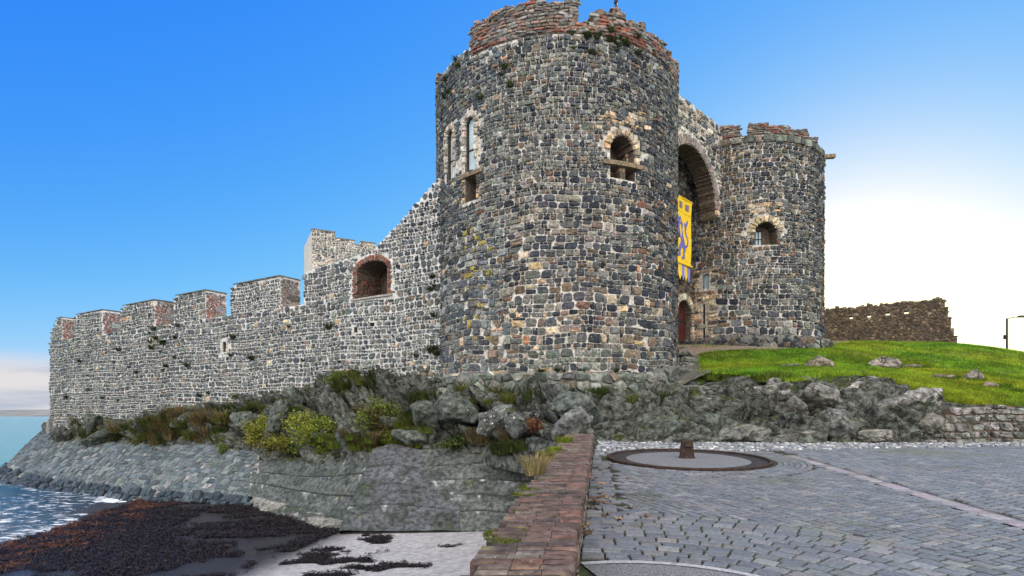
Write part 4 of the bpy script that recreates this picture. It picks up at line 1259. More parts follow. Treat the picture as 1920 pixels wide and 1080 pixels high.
# ------------------------------------------------------------------ roofless wall on the hill
rng = random.Random(15)
RA = tuple(P(1770, 600, 38.0)[:2]); RB = tuple(P(1535, 600, 42.3)[:2])
fr, RD, RN = line(RA, (RB[0] - RA[0], RB[1] - RA[1]))
LR = math.hypot(RB[0] - RA[0], RB[1] - RA[1])
HR = lambda u, v: hit_line(u, v, RA, RD)
tr = empty('ruined_wall', (RA[0], RA[1], 4.6), 'brown ruined stone wall with four small holes and a ragged right end, on the grassy hill', 'ruined wall')
hr = []
for u, v in ((1595, 595), (1629, 592), (1664, 588), (1699.5, 585)):
    s, z = HR(u, v); hr.append((s, 0.13, z - 0.11, z + 0.1, 0.01))
re_ = edges_of(-0.85, LR, 0.16, [o[0] + k for o in hr for k in (-o[1], o[1])])
riv = []; rtop = []
for i in range(len(re_) - 1):
    s = (re_[i] + re_[i + 1]) / 2
    zt = 7.83 + 0.05 * math.sin(s * 3.3) + rng.uniform(-0.06, 0.06)
    if s < 0: zt = 7.6 + 3.6 * s + rng.uniform(-0.15, 0.15)
    iv = [(3.0, zt)]; rtop.append(zt)
    for c, w, z0, zs, r in hr:
        if abs(s - c) < w: iv = cut_iv(iv, z0, zs)
    riv.append(iv)
a = Acc(); columns(a, re_, riv, 0.8)
link('wall', a.mesh('ruin_core', fr), [MAT['brown_mortar'], MAT['brown_mortar']], tr)
import bisect
def rt(s): return rtop[min(max(bisect.bisect(re_, s) - 1, 0), len(rtop) - 1)]
a = Acc(); face(a, rubble(-0.9, LR, 4, 8.1, lambda s, z: 0.17, rng, gap=0.012, wide=(1.2, 2.6)), lambda s, z: pick(rng, BROWN), 0.06, rng, top=rt, openings=[arch_poly(o[0], o[1], o[2], o[3], 0.02) for o in hr], rough=0.25)
for i in range(len(re_) - 1):        # loose stones on the broken top
    if rng.random() < 0.8: bar(a, re_[i] + rng.uniform(-.05, 0), re_[i + 1] + rng.uniform(0, .06), rtop[i] - 0.05, rtop[i] + rng.uniform(0.0, 0.14), -0.75 + rng.uniform(0, .2), 0.04 + rng.uniform(-.03, .05), pick(rng, BROWN))
link('stone_facing', a.mesh('ruin_facing', fr), MAT['brick'], tr)

# ------------------------------------------------------------------ flagpole on the near tower
fpz = P(1155, 18, 22.4)
a = Acc(); a.tube([(fpz[0], fpz[1], 13.6), (fpz[0], fpz[1], 21)], [0.045, 0.035], 10, (0.05, 0.05, 0.055))
fo = empty('flagpole', (fpz[0], fpz[1], 13.6), 'thin dark flagpole standing on the near round tower', 'flagpole')
link('pole', a.mesh('flagpole_pole'), MAT['black_metal'], fo)
a = Acc(); a.box((fpz[0], fpz[1], fpz[2] + 0.30), (0.14, 0.14, 0.16), bev=0.03); link('cleat', a.mesh('flagpole_cleat'), MAT['iron'], fo)
a = Acc(); a.box((fpz[0], fpz[1], 13.72), (0.4, 0.4, 0.24), bev=0.04); link('foot_block', a.mesh('flagpole_foot'), MAT['iron'], fo)

# ------------------------------------------------------------------ rock: one fractured strip from the shore round to the grass
nrng = np.random.default_rng(5)
LO = [(80, 803, 44.6), (89, 811, 42.7), (130, 828, 39.5), (250, 838, 34), (400, 840, 28.8), (480, 852, 25.8), (600, 858, 22.6), (690, 850, 20.4), (800, 838, 20.0), (900, 838, 19.4), (985, 852, 17.0), (1045, 835, 14.0), (1120, 829, 15.6),
      (1210, 830, 15.8), (1290, 831, 15.8), (1400, 832, 15.7), (1500, 833, 15.6), (1620, 832, 15.6), (1720, 831, 15.7), (1800, 829, 15.9), (1920, 826, 16.1), (2300, 822, 16.3)]
UP = [(88, 799, 45), (97, 800, 43.2), (130, 797, 41.2), (250, 780, 36.4), (400, 758, 32.2), (500, 728, 29.9), (600, 706, 27.8), (700, 700, 26), (800, 702, 24.4), (900, 735, 21.5), (985, 738, 20.4), (1045, 742, 20.0), (1130, 742, 20.0),
      (1215, 735, 20.8), (1280, 716, 21.6), (1335, 704, 20.9), (1480, 716, 18.9), (1620, 700, 19.2), (1720, 734, 17.7), (1800, 757, 17.0), (1920, 768, 16.8), (2300, 775, 17.1)]
LOp = np.array([P(*q) for q in LO]); UPp = np.array([P(*q) for q in UP])
UPp[12, 2] -= 0.1

class Loft:
    def __init__(s, A, B, bulge=0.0):
        s.A, s.B = np.array(A, float), np.array(B, float)
        M = (s.A + s.B) / 2
        d = np.linalg.norm(np.diff(M, axis=0), axis=1)
        s.L = np.concatenate([[0], np.cumsum(d)]); s.len = s.L[-1]
        s.wid = float(np.mean(np.linalg.norm(s.A - s.B, axis=1))); s.bulge = bulge
    def at(s, S, T):
        S = np.clip(S, 0, s.len)
        a = np.stack([np.interp(S, s.L, s.A[:, k]) for k in range(3)], -1)
        b = np.stack([np.interp(S, s.L, s.B[:, k]) for k in range(3)], -1)
        t = np.asarray(T)[..., None]
        p = a * (1 - t) + b * t
        p[..., 2] += s.bulge * 4 * (T * (1 - T))
        return p
    def frame(s, S, T, e=0.05):
        du = s.at(S + e * 6, T) - s.at(S - e * 6, T); dv = s.at(S, np.clip(T + e, -.5, 1.5)) - s.at(S, np.clip(T - e, -.5, 1.5))
        n = np.cross(du, dv); n /= np.linalg.norm(n, axis=-1, keepdims=True) + 1e-9
        sg = np.where((n * -s.at(S, T)).sum(-1) + n[..., 2] * 3 > 0, 1, -1)
        return n * sg[..., None]

rock = Loft(LOp, UPp, 0.25)
NS, NT = 1300, 120
Sg, Tg = np.meshgrid(np.linspace(0, rock.len, NS), np.linspace(-0.10, 1.12, NT), indexing='ij')
Pg = rock.at(Sg, Tg); Ng = rock.frame(Sg, np.clip(Tg, 0.05, 0.95))
Wd = np.linalg.norm(np.stack([np.interp(Sg[:, 0], rock.L, (UPp - LOp)[:, k]) for k in range(3)], -1), axis=1)[:, None]
q0 = Sg + 0.35 * fbm(Sg * 1.3, Tg * Wd * 1.3, 3); q1 = Tg * Wd * 1.05 + 0.55 * Sg * 0.5 + 0.35 * fbm(Sg * 1.3 + 9, Tg * Wd * 1.3, 4)
def blocks(scale, seed, amp, tiltk, crackw, crackd):
    x, y = q0 / scale * 0.8, q1 / scale * 1.15
    F1, F2, cid, vec = worley(x, y, seed)
    h = (_hash(cid[0], cid[1], seed + 40) - 0.35) * amp
    h = h + tiltk * scale * ((_hash(cid[0], cid[1], seed + 41) - 0.5) * vec[0] + (_hash(cid[0], cid[1], seed + 42) - 0.6) * vec[1])
    return h - crackd * (1 - sm(0, crackw, F2 - F1)) - 0.10 * scale * F1 ** 2
disp = blocks(1.8, 21, 0.7, 1.3, 0.12, 0.45) + 0.9 * blocks(0.7, 22, 0.3, 1.1, 0.14, 0.2) + 0.8 * blocks(0.3, 23, 0.12, 0.9, 0.15, 0.07)
disp = disp - 0.12 + 0.10 * (fbm(q0 * 3, q1 * 3, 8, 4) - 0.5) + 0.2 * (fbm(q0 * 0.5, q1 * 0.5, 9, 3) - 0.5)
stepsx = np.interp(Sg, [0, rock.L[3], rock.L[6], rock.L[9], rock.L[11], rock.L[12], rock.L[15], rock.L[18], rock.L[19], rock.len], [0.3, .5, 1.0, 1.0, .8, .7, .9, 0.9, 0.3, .25])
fade = np.interp(Tg, [-0.1, 0.0, 0.12, 0.85, 1.0, 1.12], [0.0, 0.25, 1, 1, 0.45, 0.0])
right_ = sm(rock.L[13], rock.L[15], Sg)
disp = disp - right_ * 0.22 * sm(0.55, 0.95, Tg)
fade = fade * (1 - 0.35 * right_ * sm(0.6, 0.9, Tg))
Pg = Pg + Ng * (disp * stepsx * fade)[..., None]
Pg[:, :3, 2] -= 0.25
rock_o = link('rock_outcrop', grid_mesh('rock_outcrop', Pg[..., 0], Pg[..., 1], Pg[..., 2]), MAT['rock'])
tag(rock_o, kind='structure')
Pu = 960 + FPX * Pg[..., 0] / Pg[..., 1]; Pv = 780 - FPX * Pg[..., 2] / Pg[..., 1]
def rock_at(u, v):
    k = np.argmin((Pu - u) ** 2 + (Pv - v) ** 2); i, j = np.unravel_index(k, Pu.shape)
    return Pg[i, j], Ng[i, j]

# ------------------------------------------------------------------ grassy hill, gravel path
HP = [(1250, 650, 30), (1310, 655, 29), (1435, 651, 29.5), (1545, 641, 34.5), (1500, 650, 31), (1700, 643, 36), (1790, 646, 35), (1860, 653, 33), (1920, 665, 30), (2050, 700, 27), (2300, 740, 25),
      (1318, 704, 20.8), (1480, 718, 18.7), (1620, 702, 19.2), (1720, 735, 17.6), (1800, 758, 16.9), (1920, 769, 16.7), (2300, 777, 17),
      (1655, 688, 24.5), (1530, 690, 22.5), (1710, 691, 24.5), (1770, 712, 21.5), (1830, 714, 21.5), (1860, 726, 20.5), (1400, 690, 22.5), (1400, 668, 26.5), (1570, 664, 28), (1700, 663, 29), (1820, 685, 26)]
HPp = [P(*q) for q in HP]
HPp += [np.array(q) for q in ((20, 41, 4.95), (27, 42, 4.9), (33, 42, 3.9), (36, 38, 3.0), (30, 55, 3.6), (15, 60, 3.6), (45, 50, 1.5), (60, 60, 0.2), (60, 30, 0.0), (40, 24, 0.4), (90, 90, -1.5), (30, 90, 0.5), (0, 60, 2), (0, 36, 3.0), (5.5, 26, 2.2), (6.0, 21, 1.0), (30, 15, -.2), (60, 12, -.8))]
HPp = np.array(HPp)
def tps_fit(p, z, lam=0.02):
    n = len(p); r = np.hypot(p[:, None, 0] - p[None, :, 0], p[:, None, 1] - p[None, :, 1])
    K = np.where(r > 0, r * r * np.log(r + 1e-12), 0) + lam * np.eye(n)
    Q = np.concatenate([np.ones((n, 1)), p], 1)
    A = np.block([[K, Q], [Q.T, np.zeros((3, 3))]])
    return np.linalg.solve(A, np.concatenate([z, np.zeros(3)]))
HC = tps_fit(HPp[:, :2], HPp[:, 2])
def hill_z(x, y):
    x = np.asarray(x, float); y = np.asarray(y, float)
    sh = x.shape; p = np.stack([x.ravel(), y.ravel()], -1)
    r = np.hypot(p[:, None, 0] - HPp[None, :, 0], p[:, None, 1] - HPp[None, :, 1])
    z = (np.where(r > 0, r * r * np.log(r + 1e-12), 0) @ HC[:-3]) + HC[-3] + p @ HC[-2:]
    rr = np.hypot(p[:, 0] - 20, p[:, 1] - 30)
    z = z * (1 - sm(50, 80, rr)) + (-1.6) * sm(50, 80, rr)
    return z.reshape(sh)
gx = np.concatenate([np.arange(5.2, 40, 0.22), np.geomspace(40, 2500, 40)])
gy = np.concatenate([np.arange(15.5, 48, 0.22), np.geomspace(48, 2500, 40)])
GX, GY = np.meshgrid(gx, gy, indexing='ij')
# the sheet's near edge follows the top of the rock
ue = np.interp(960 + FPX * GX / np.maximum(GY, 1), [q[0] for q in UP[15:]], UPp[15:, 1])
GZ = hill_z(GX, GY) + 0.05 * (fbm(GX * 0.8, GY * 0.8, 31) - 0.5)
edge = sm(0.35, -0.5, GY - ue)
GZ = GZ - 2.2 * edge
GZ = np.where(GX < 6.3, GZ - 3 * sm(6.3, 5.4, GX) * (GY < 24), GZ)
hill_o = link('grass_slope', grid_mesh('grass_slope', GX, GY, GZ), MAT['soil']); tag(hill_o, kind='structure')
# gravel path along the foot of the gatehouse
pts = [(1262, 664, 27.0), (1310, 657, 28.6), (1370, 655, 29.0), (1435, 652.5, 29.2), (1500, 650, 30.6), (1552, 644, 33.6), (1600, 640.5, 36.5)]
pc = np.array([P(*q) for q in pts])
K = 60; tt = np.linspace(0, len(pc) - 1, K)
c_ = np.stack([np.interp(tt, range(len(pc)), pc[:, k]) for k in range(3)], -1)
d_ = np.gradient(c_, axis=0)[:, :2]; d_ /= np.linalg.norm(d_, axis=1, keepdims=True)
nn = np.stack([-d_[:, 1], d_[:, 0]], -1)
wv = np.linspace(-0.75, 1.6, 14)
PX = c_[:, None, 0] + nn[:, None, 0] * wv[None]; PY = c_[:, None, 1] + nn[:, None, 1] * wv[None]
PZ = hill_z(PX, PY) + 0.05 + 0.05 * (fbm(PX * 3, PY * 3, 77) - 0.5)
tag(link('gravel_path', grid_mesh('gravel_path', PX, PY, PZ), MAT['path']), kind='structure')
dp = np.array([P(*q) for q in ((1302, 716, 20.7), (1298, 705, 21.7), (1290, 690, 23.3), (1284, 676, 25.2), (1285, 664, 27.0))])
tt2 = np.linspace(0, 4, 40); c2 = np.stack([np.interp(tt2, range(5), dp[:, k]) for k in range(3)], -1)
w2 = np.linspace(-1.1, 0.62, 12)
DX = c2[:, None, 0] + w2[None]; DY = np.repeat(c2[:, None, 1], 12, 1)
DZ = hill_z(DX, DY) + 0.06 + 0.10 * (fbm(DX * 2.2, DY * 2.2, 78) - 0.5)
tag(link('dirt_path', grid_mesh('dirt_path', DX, DY, DZ), MAT['dirt']), kind='structure')
# turf: many short blades over the part of the hill that faces the quay
def path_clear(x, y):
    d = np.min(np.hypot(x[:, None] - PX[::3, 4:5].T, y[:, None] - PY[::3, 4:5].T), axis=1)
    return d > 0.55
NBL = 120000
yy = 17 + (nrng.random(NBL * 2) ** 1.6) * 21; uu = 1296 + nrng.random(NBL * 2) * 760
xx = (uu - 960) / FPX * yy
ee = np.interp(uu, [q[0] for q in UP[15:]], UPp[15:, 1])
k = (yy > ee - 0.12 + 0.3 * (vn(xx * 3, yy * 3, 4) - 0.5)) & (xx > 6.75 + 0.25 * (yy - 20.5) * (yy < 30) + 0.2 * vn(yy * 2, xx * 0, 8)) & path_clear(xx, yy)
bare = fbm(xx * 0.9, yy * 0.9, 12) > 0.70
k &= ~(bare & (nrng.random(len(xx)) < 0.75))
xx, yy = xx[k][:NBL], yy[k][:NBL]
zz = hill_z(xx, yy) + 0.05 * (fbm(xx * 0.8, yy * 0.8, 31) - 0.5)
n = len(xx)
hh = (0.05 + 0.07 * nrng.random(n)) * (0.7 + 0.6 * fbm(xx * 0.7, yy * 0.7, 33)); ww = 0.010 + 0.0006 * yy
an = nrng.random(n) * math.pi; le = nrng.normal(0, 0.035, (n, 2)) + np.array([0.0, -0.02])
V = np.zeros((n, 3, 3))
V[:, 0] = np.stack([xx - np.cos(an) * ww, yy - np.sin(an) * ww, zz - 0.02], -1)
V[:, 1] = np.stack([xx + np.cos(an) * ww, yy + np.sin(an) * ww, zz - 0.02], -1)
V[:, 2] = np.stack([xx + le[:, 0], yy + le[:, 1], zz + hh], -1)
gcol = np.array([0.155, 0.285, 0.02])[None] * (0.6 + 0.8 * nrng.random(n))[:, None] * (0.65 + 0.7 * fbm(xx * 0.5, yy * 0.5, 35))[:, None]
gcol[:, 0] *= (0.6 + 1.3 * fbm(xx * 0.35 + 3, yy * 0.35, 36))
gcol *= (0.75 + 0.5 * sm(0.35, 0.65, fbm(xx * 1.4, yy * 1.4, 37)))[:, None]
def tri_mesh(name, V, F, col, mat, kind=None, nv=3):
    me = bpy.data.meshes.new(name)
    V = V.reshape(-1, 3); F = np.asarray(F); k = F.shape[1]
    me.vertices.add(len(V)); me.vertices.foreach_set("co", V.ravel())
    me.loops.add(F.size); me.loops.foreach_set("vertex_index", F.ravel())
    me.polygons.add(len(F)); me.polygons.foreach_set("loop_start", np.arange(0, F.size, k)); me.polygons.foreach_set("loop_total", np.full(len(F), k))
    me.update(calc_edges=True)
    at = me.attributes.new("tint", 'FLOAT_COLOR', 'POINT'); c = np.ones((len(V), 4)); c[:, :3] = col; at.data.foreach_set("color", c.ravel())
    return me
tag(link('grass', tri_mesh('grass', V, np.arange(n * 3).reshape(-1, 3), np.repeat(gcol, 3, 0), None), MAT['blade']), kind='stuff', label='short green turf covering the hill', cat='grass')

# ------------------------------------------------------------------ boulders
def rock_mesh(name, seed, dims, cuts=12, amp=0.2, sub=5, col=(0.2, 0.2, 0.185)):
    rg = np.random.default_rng(seed)
    import bmesh
    bm = bmesh.new(); bmesh.ops.create_icosphere(bm, subdivisions=sub, radius=1.0)
    V = np.array([v.co[:] for v in bm.verts]); F = [[v.index for v in f.verts] for f in bm.faces]; bm.free()
    for k in range(cuts):
        d = rg.normal(size=3); d /= np.linalg.norm(d); t = rg.uniform(0.42, 0.86)
        e = V @ d; m = e > t
        V[m] -= d[None] * ((e[m] - t) * 0.92)[:, None]
    off = rg.random(3) * 50
    nz = np.array([mnoise.fractal(Vector(v * 1.6 + off), 0.9, 2.1, 5) for v in V])
    V = V * (1 + amp * nz)[:, None]
    V = V * np.array(dims)[None]
    tc = np.array(col)[None] * (0.75 + 0.5 * np.clip(0.5 + nz, 0, 1))[:, None]
    return tri_mesh(name, V, np.array(F), tc, None)

GREYR = (0.21, 0.205, 0.185); GREENR = (0.14, 0.165, 0.145); PALER = (0.36, 0.35, 0.33); PINKR = (0.27, 0.205, 0.18)
# (u, v, depth, w, d, h in metres, tilt, yaw, colour, label)
BLD = [
 (1527, 688, 22.3, .55, .45, .36, .1, .3, (0.30, 0.26, 0.20), 'rounded tan boulder on the grass, nearest to the far round tower'),
 (1476, 694, 21.8, .38, .35, .24, .05, .9, GREYR, 'small grey boulder on the grass, left of the rounded tan one'),
 (1655, 686, 24.6, .54, .45, .32, 0, .2, (0.30, 0.27, 0.24), 'smooth domed boulder alone in the middle of the grass slope'),
 (1709, 690, 24.8, .52, .3, .13, 0, .1, PINKR, 'flat pinkish rock in the grass, right of the domed boulder'),
 (1770, 711, 21.8, .34, .3, .2, .1, .4, PINKR, 'low pinkish rock poking from the grass, right part of the slope'),
 (1825, 712, 21.6, .27, .25, .30, .2, .3, (0.30, 0.27, 0.24), 'upright grey rock on the right of the grass slope'),
 (1862, 725, 20.6, .36, .25, .15, 0, .5, PINKR, 'low split rock in the grass, lower right of the upright rock'),
 (1906, 737, 19.8, .16, .15, .11, 0, .5, GREYR, 'small pale stone in the grass at the far right'),
 (1588, 742, 18.4, .78, .6, .42, -.25, .5, PALER, 'big outcrop block with white lichen at the top edge below the grass'),
 (1532, 752, 17.7, .62, .55, .45, .35, .8, GREYR, 'tan grey block leaning against the white lichened block'),
 (1425, 741, 18.3, .95, .6, .30, -.22, .2, GREYR, 'long grey slab at the left end of the outcrop, under the grass edge'),
 (1452, 722, 18.9, .3, .3, .2, 0, .2, GREYR, 'small rounded rock on top of the long grey slab'),
 (1470, 762, 17.2, .62, .5, .42, .5, .9, GREYR, 'angular block under the long grey slab'),
 (1632, 720, 18.9, .52, .4, .3, -.1, .2, PALER, 'pale twin boulder at the top of the outcrop, right of the white lichened block'),
 (1654, 762, 17.3, .95, .6, .34, -.35, .3, (0.17, 0.165, 0.155), 'dark sloping slab in the middle of the outcrop'),
 (1735, 752, 17.2, .62, .5, .3, -.15, .2, PALER, 'rounded pale boulder below the grass edge, right of the dark slab'),
 (1742, 795, 16.2, .5, .4, .42, .4, .5, GREYR, 'upright wedge block at the foot of the outcrop beside the dry stone wall'),
 (1700, 808, 16.1, .42, .4, .32, -.2, .7, GREENR, 'squat block at the foot of the outcrop, left of the wedge block'),
 (1560, 800, 16.4, .7, .5, .38, .3, .2, (0.16, 0.165, 0.155), 'dark block at the foot of the outcrop under the lichened block'),
 (1340, 795, 16.6, .8, .6, .45, .2, .4, GREENR, 'greenish block at the foot of the rocks behind the turntable'),
 (1245, 800, 16.5, .65, .55, .5, -.2, .8, GREENR, 'smooth greenish boulder straight behind the rusty post'),
 (1400, 812, 16.0, .7, .5, .3, .15, .1, (0.17, 0.175, 0.16), 'low dark boulder at the edge of the cobbles, right of the turntable'),
 (1640, 822, 15.8, .55, .35, .18, 0, .1, GREYR, 'flat rock lying at the edge of the cobbles below the dark slab'),
 (1500, 820, 15.85, .6, .35, .2, 0, .1, GREYR, 'flat rock at the edge of the cobbles, midway along the outcrop'),
 (1076, 800, 13.5, .46, .5, .34, .1, .3, (0.24, 0.25, 0.235), 'pale rough block sitting at the far end of the brick wall'),
 (1100, 823, 13.2, .24, .25, .22, .1, .9, GREENR, 'small dark rock beside the far end of the brick wall'),
 (1082, 765, 16.5, .8, .6, .6, .3, .5, GREENR, 'large green stained boulder above the end of the brick wall'),
 (930, 790, 18.6, .55, .5, .62, .4, .2, (0.13, 0.145, 0.135), 'white speckled dark boulder left of the brick wall end'),
 (985, 795, 17.8, .55, .5, .60, -.3, .5, (0.13, 0.145, 0.135), 'second white speckled boulder, nearest to the brick wall end'),
 (868, 768, 19.6, .8, .7, .55, .2, .9, GREENR, 'overhanging green boulder under the left side of the near tower'),
 (800, 780, 20.6, .6, .6, .5, .5, .1, GREENR, 'pointed green boulder leaning left of the overhanging one'),
 (770, 812, 20.3, .5, .5, .34, .3, .4, GREENR, 'low green boulder beside the grass at the top of the sea wall'),
 (655, 815, 21.8, .5, .5, .7, .2, .3, GREENR, 'tall grey green block standing between two shrubs'),
 (520, 780, 25.5, .55, .5, .95, .3, .5, GREENR, 'tall pillar-like rock left of the big leafy shrub'),
 (545, 745, 27.2, .6, .5, .6, -.2, .2, GREENR, 'green rock against the foot of the curtain wall, above the pillar-like rock'),
 (615, 745, 26.0, .35, .35, .55, 0, .2, (0.2, 0.22, 0.2), 'narrow standing pale block against the curtain wall'),
 (745, 735, 24.2, .8, .6, .5, 0, .2, GREENR, 'wide green rock in the corner between curtain wall and near tower'),
 (455, 785, 27.5, .55, .5, .55, .3, .2, GREENR, 'dark green crag left of the pillar-like rock'),
 (190, 820, 36.5, 1.3, .6, .45, -.2, .2, GREENR, 'long pale ledge of rock on the bank near the far corner'),
 (112, 818, 39.5, .55, .5, .55, .1, .2, (0.1, 0.11, 0.1), 'dark rock on the bank right at the far corner'),
 (175, 792, 38.0, .6, .5, .75, .1, .4, GREENR, 'dark green rock at the foot of the curtain wall near its far corner'),
 (345, 792, 31.8, .7, .5, .55, .2, .4, GREENR, 'green rock at the foot of the middle of the curtain wall'),
]
for k, (u, v, y, w, d, h, tl, yaw, c, lab) in enumerate(BLD):
    o = link('boulder', rock_mesh('boulder', 100 + k, ((w * 1.3, d * 1.25, h * 1.3) if y > 19.5 or u < 1380 else (w * 1.4, d * 1.3, h * 1.3)), cuts=5 if 'grass' in lab and y > 19.5 else 12, col=tuple(q * (0.75 if y > 19.5 and 'grass' in lab else (0.62 if u < 1380 else 0.85)) for q in c), sub=5 if w > 0.5 else 4), MAT['lichen_rock' if 'lichened block' in lab and 'big' in lab else ('speckled_rock' if 'speckled' in lab else 'boulder')])
    o.location = Vector(P(u, v, y)) + (Vector((0, 0.22, -0.10)) if u < 1380 and y < 30 and 'brick wall' not in lab else Vector((0, 0, 0))); o.rotation_euler = (0.1 * math.sin(k), tl, yaw * 0.6)
    tag(o, lab, 'rock', 'boulders on the rocky shore and the grass')
# speckled pair gets its own white lichen through the tint of its material already

rng = random.Random(31)
so = empty('stone_steps', tuple(P(1295, 715, 21.5)), 'rough worn stone steps climbing between the near round tower and the edge of the turf', 'steps')
for k in range(9):
    t = k / 8.0; c_ = P(1312 - 26 * t, 752 - 88 * t, 18.2 + 8.6 * t)
    me = rock_mesh('step', 700 + k, (0.62 + 0.15 * rng.random(), 0.42, 0.17), cuts=7, amp=0.1, sub=4, col=(0.17, 0.175, 0.16))
    o = link('step', me, MAT['boulder']); o.parent = so
    o.location = Vector(c_) - so.location; o.rotation_euler = (0, 0, rng.uniform(-.3, .5))
# ------------------------------------------------------------------ dry stone wall at the right
rng = random.Random(16)
DA = tuple(P(1768, 828, 15.75)[:2]); DBp = tuple(P(2250, 822, 16.15)[:2])
fd, DD, DN = line(DA, (DBp[0] - DA[0], DBp[1] - DA[1]))
LD = math.hypot(DBp[0] - DA[0], DBp[1] - DA[1])
fdb = lambda s, z, h: fd(s, z, h - (z + 0.75) * 0.35)
dtop = lambda s: -0.72 + 0.98 * float(sm(-0.6, 1.0, s)) + 0.04 * math.sin(s * 4)
a = Acc(); de = edges_of(0, LD, 0.3); columns(a, de, [[(-1.3, dtop((de[i] + de[i + 1]) / 2))] for i in range(len(de) - 1)], 0.6, (0.11, 0.11, 0.1))
td = empty('dry_stone_wall', tuple(fd(np.array([2.0]), np.array([-0.75]), np.array([0.0]))[0]), 'low dry stone retaining wall below the grass at the right edge, behind the cobbles', 'wall')
link('wall', a.mesh('dry_wall_core', fdb), [MAT['brown_mortar'], MAT['brown_mortar']], td)
a = Acc(); face(a, rough_courses(-0.3, LD, -0.85, 0.45, lambda s, z: 0.25, rng, gx=0.010, gz=0.010, wide=(0.9, 2.2)), lambda s, z: pick(rng, [(3, (0.23, 0.23, 0.215)), (2, (0.17, 0.172, 0.162)), (1, (0.29, 0.285, 0.27))]), 0.09, rng, cut=0.12, top=lambda s: dtop(s) + 0.04, rough=0.2, tilt=0.12)
link('stone_facing', a.mesh('dry_wall_facing', fdb), MAT['boulder'], td)

# ------------------------------------------------------------------ paved bank and concrete sea wall
rng = random.Random(17)
SEA_Z = -3.75
bl = [(-3, 885.2, 38), (-10, 894.3, 35), (-8, 903, 32.4), (100, 926, 28.3), (250, 944, 25), (400, 953, 23.4), (486, 958, 22.3)]
bu = [(80, 805, 45.5), (84, 807, 44.2), (89, 811, 42.8), (130, 828, 39.5), (250, 836, 34), (400, 838, 28.8), (486, 852, 25.6)]
BLp = np.array([P(*q) for q in bl]); BUp = np.array([P(*q) for q in bu])
BLp[:, 2] -= 0.15
bank = Loft(BLp, BUp, 0.12)
WB_ = bank.wid
def fbank(s, t, h):
    T = t / WB_
    return bank.at(s, T) + bank.frame(s, np.clip(T, 0.05, 0.95)) * h[..., None]
tb = empty('stone_bank', tuple(P(250, 944, 25)), 'sloping sea bank paved with pitched grey slabs, below the long curtain wall', 'sea bank')
S_, T_ = np.meshgrid(np.linspace(0, bank.len, 90), np.linspace(-0.5, WB_ * 1.03, 30), indexing='ij')
pp = fbank(S_, T_, np.zeros_like(S_))
link('bed', grid_mesh('bank_bed', pp[..., 0], pp[..., 1], pp[..., 2], tint=np.full(pp.shape, 0.24)), MAT['concrete'], tb)
a = Acc()
for p in coursed(0.05, bank.len - 0.25, -0.45, WB_ * 0.98, lambda r: r.uniform(0.6, 1.0), lambda r: r.uniform(0.25, 0.62), rng, gap=0.016, jit=0.05, skew=0.5):
    ct = sum(q[1] for q in p) / 4; cs = sum(q[0] for q in p) / 4
    if max(q[0] for q in p) > bank.len - 0.02 or min(q[0] for q in p) < 0.02: continue
    if rng.random() < 0.03: continue
    wet = ct < WB_ * 0.2
    c = pick(rng, [(3, (0.082, 0.105, 0.113)), (2, (0.11, 0.135, 0.14)), (2, (0.062, 0.08, 0.088)), (1, (0.15, 0.172, 0.17))])
    if wet: c = (c[0] * 0.45, c[1] * 0.52, c[2] * 0.62)      # bare wet slate at the tide line
    stone(a, p, rng.uniform(0.02, 0.055) if ct > WB_ * 0.2 else rng.uniform(0.05, 0.2), c, rng, cut=0.08, tilt=0.05 if ct > WB_ * 0.2 else 0.12, rough=0.2)
link('slab_paving', a.mesh('bank_slabs', fbank), MAT['slab'], tb)

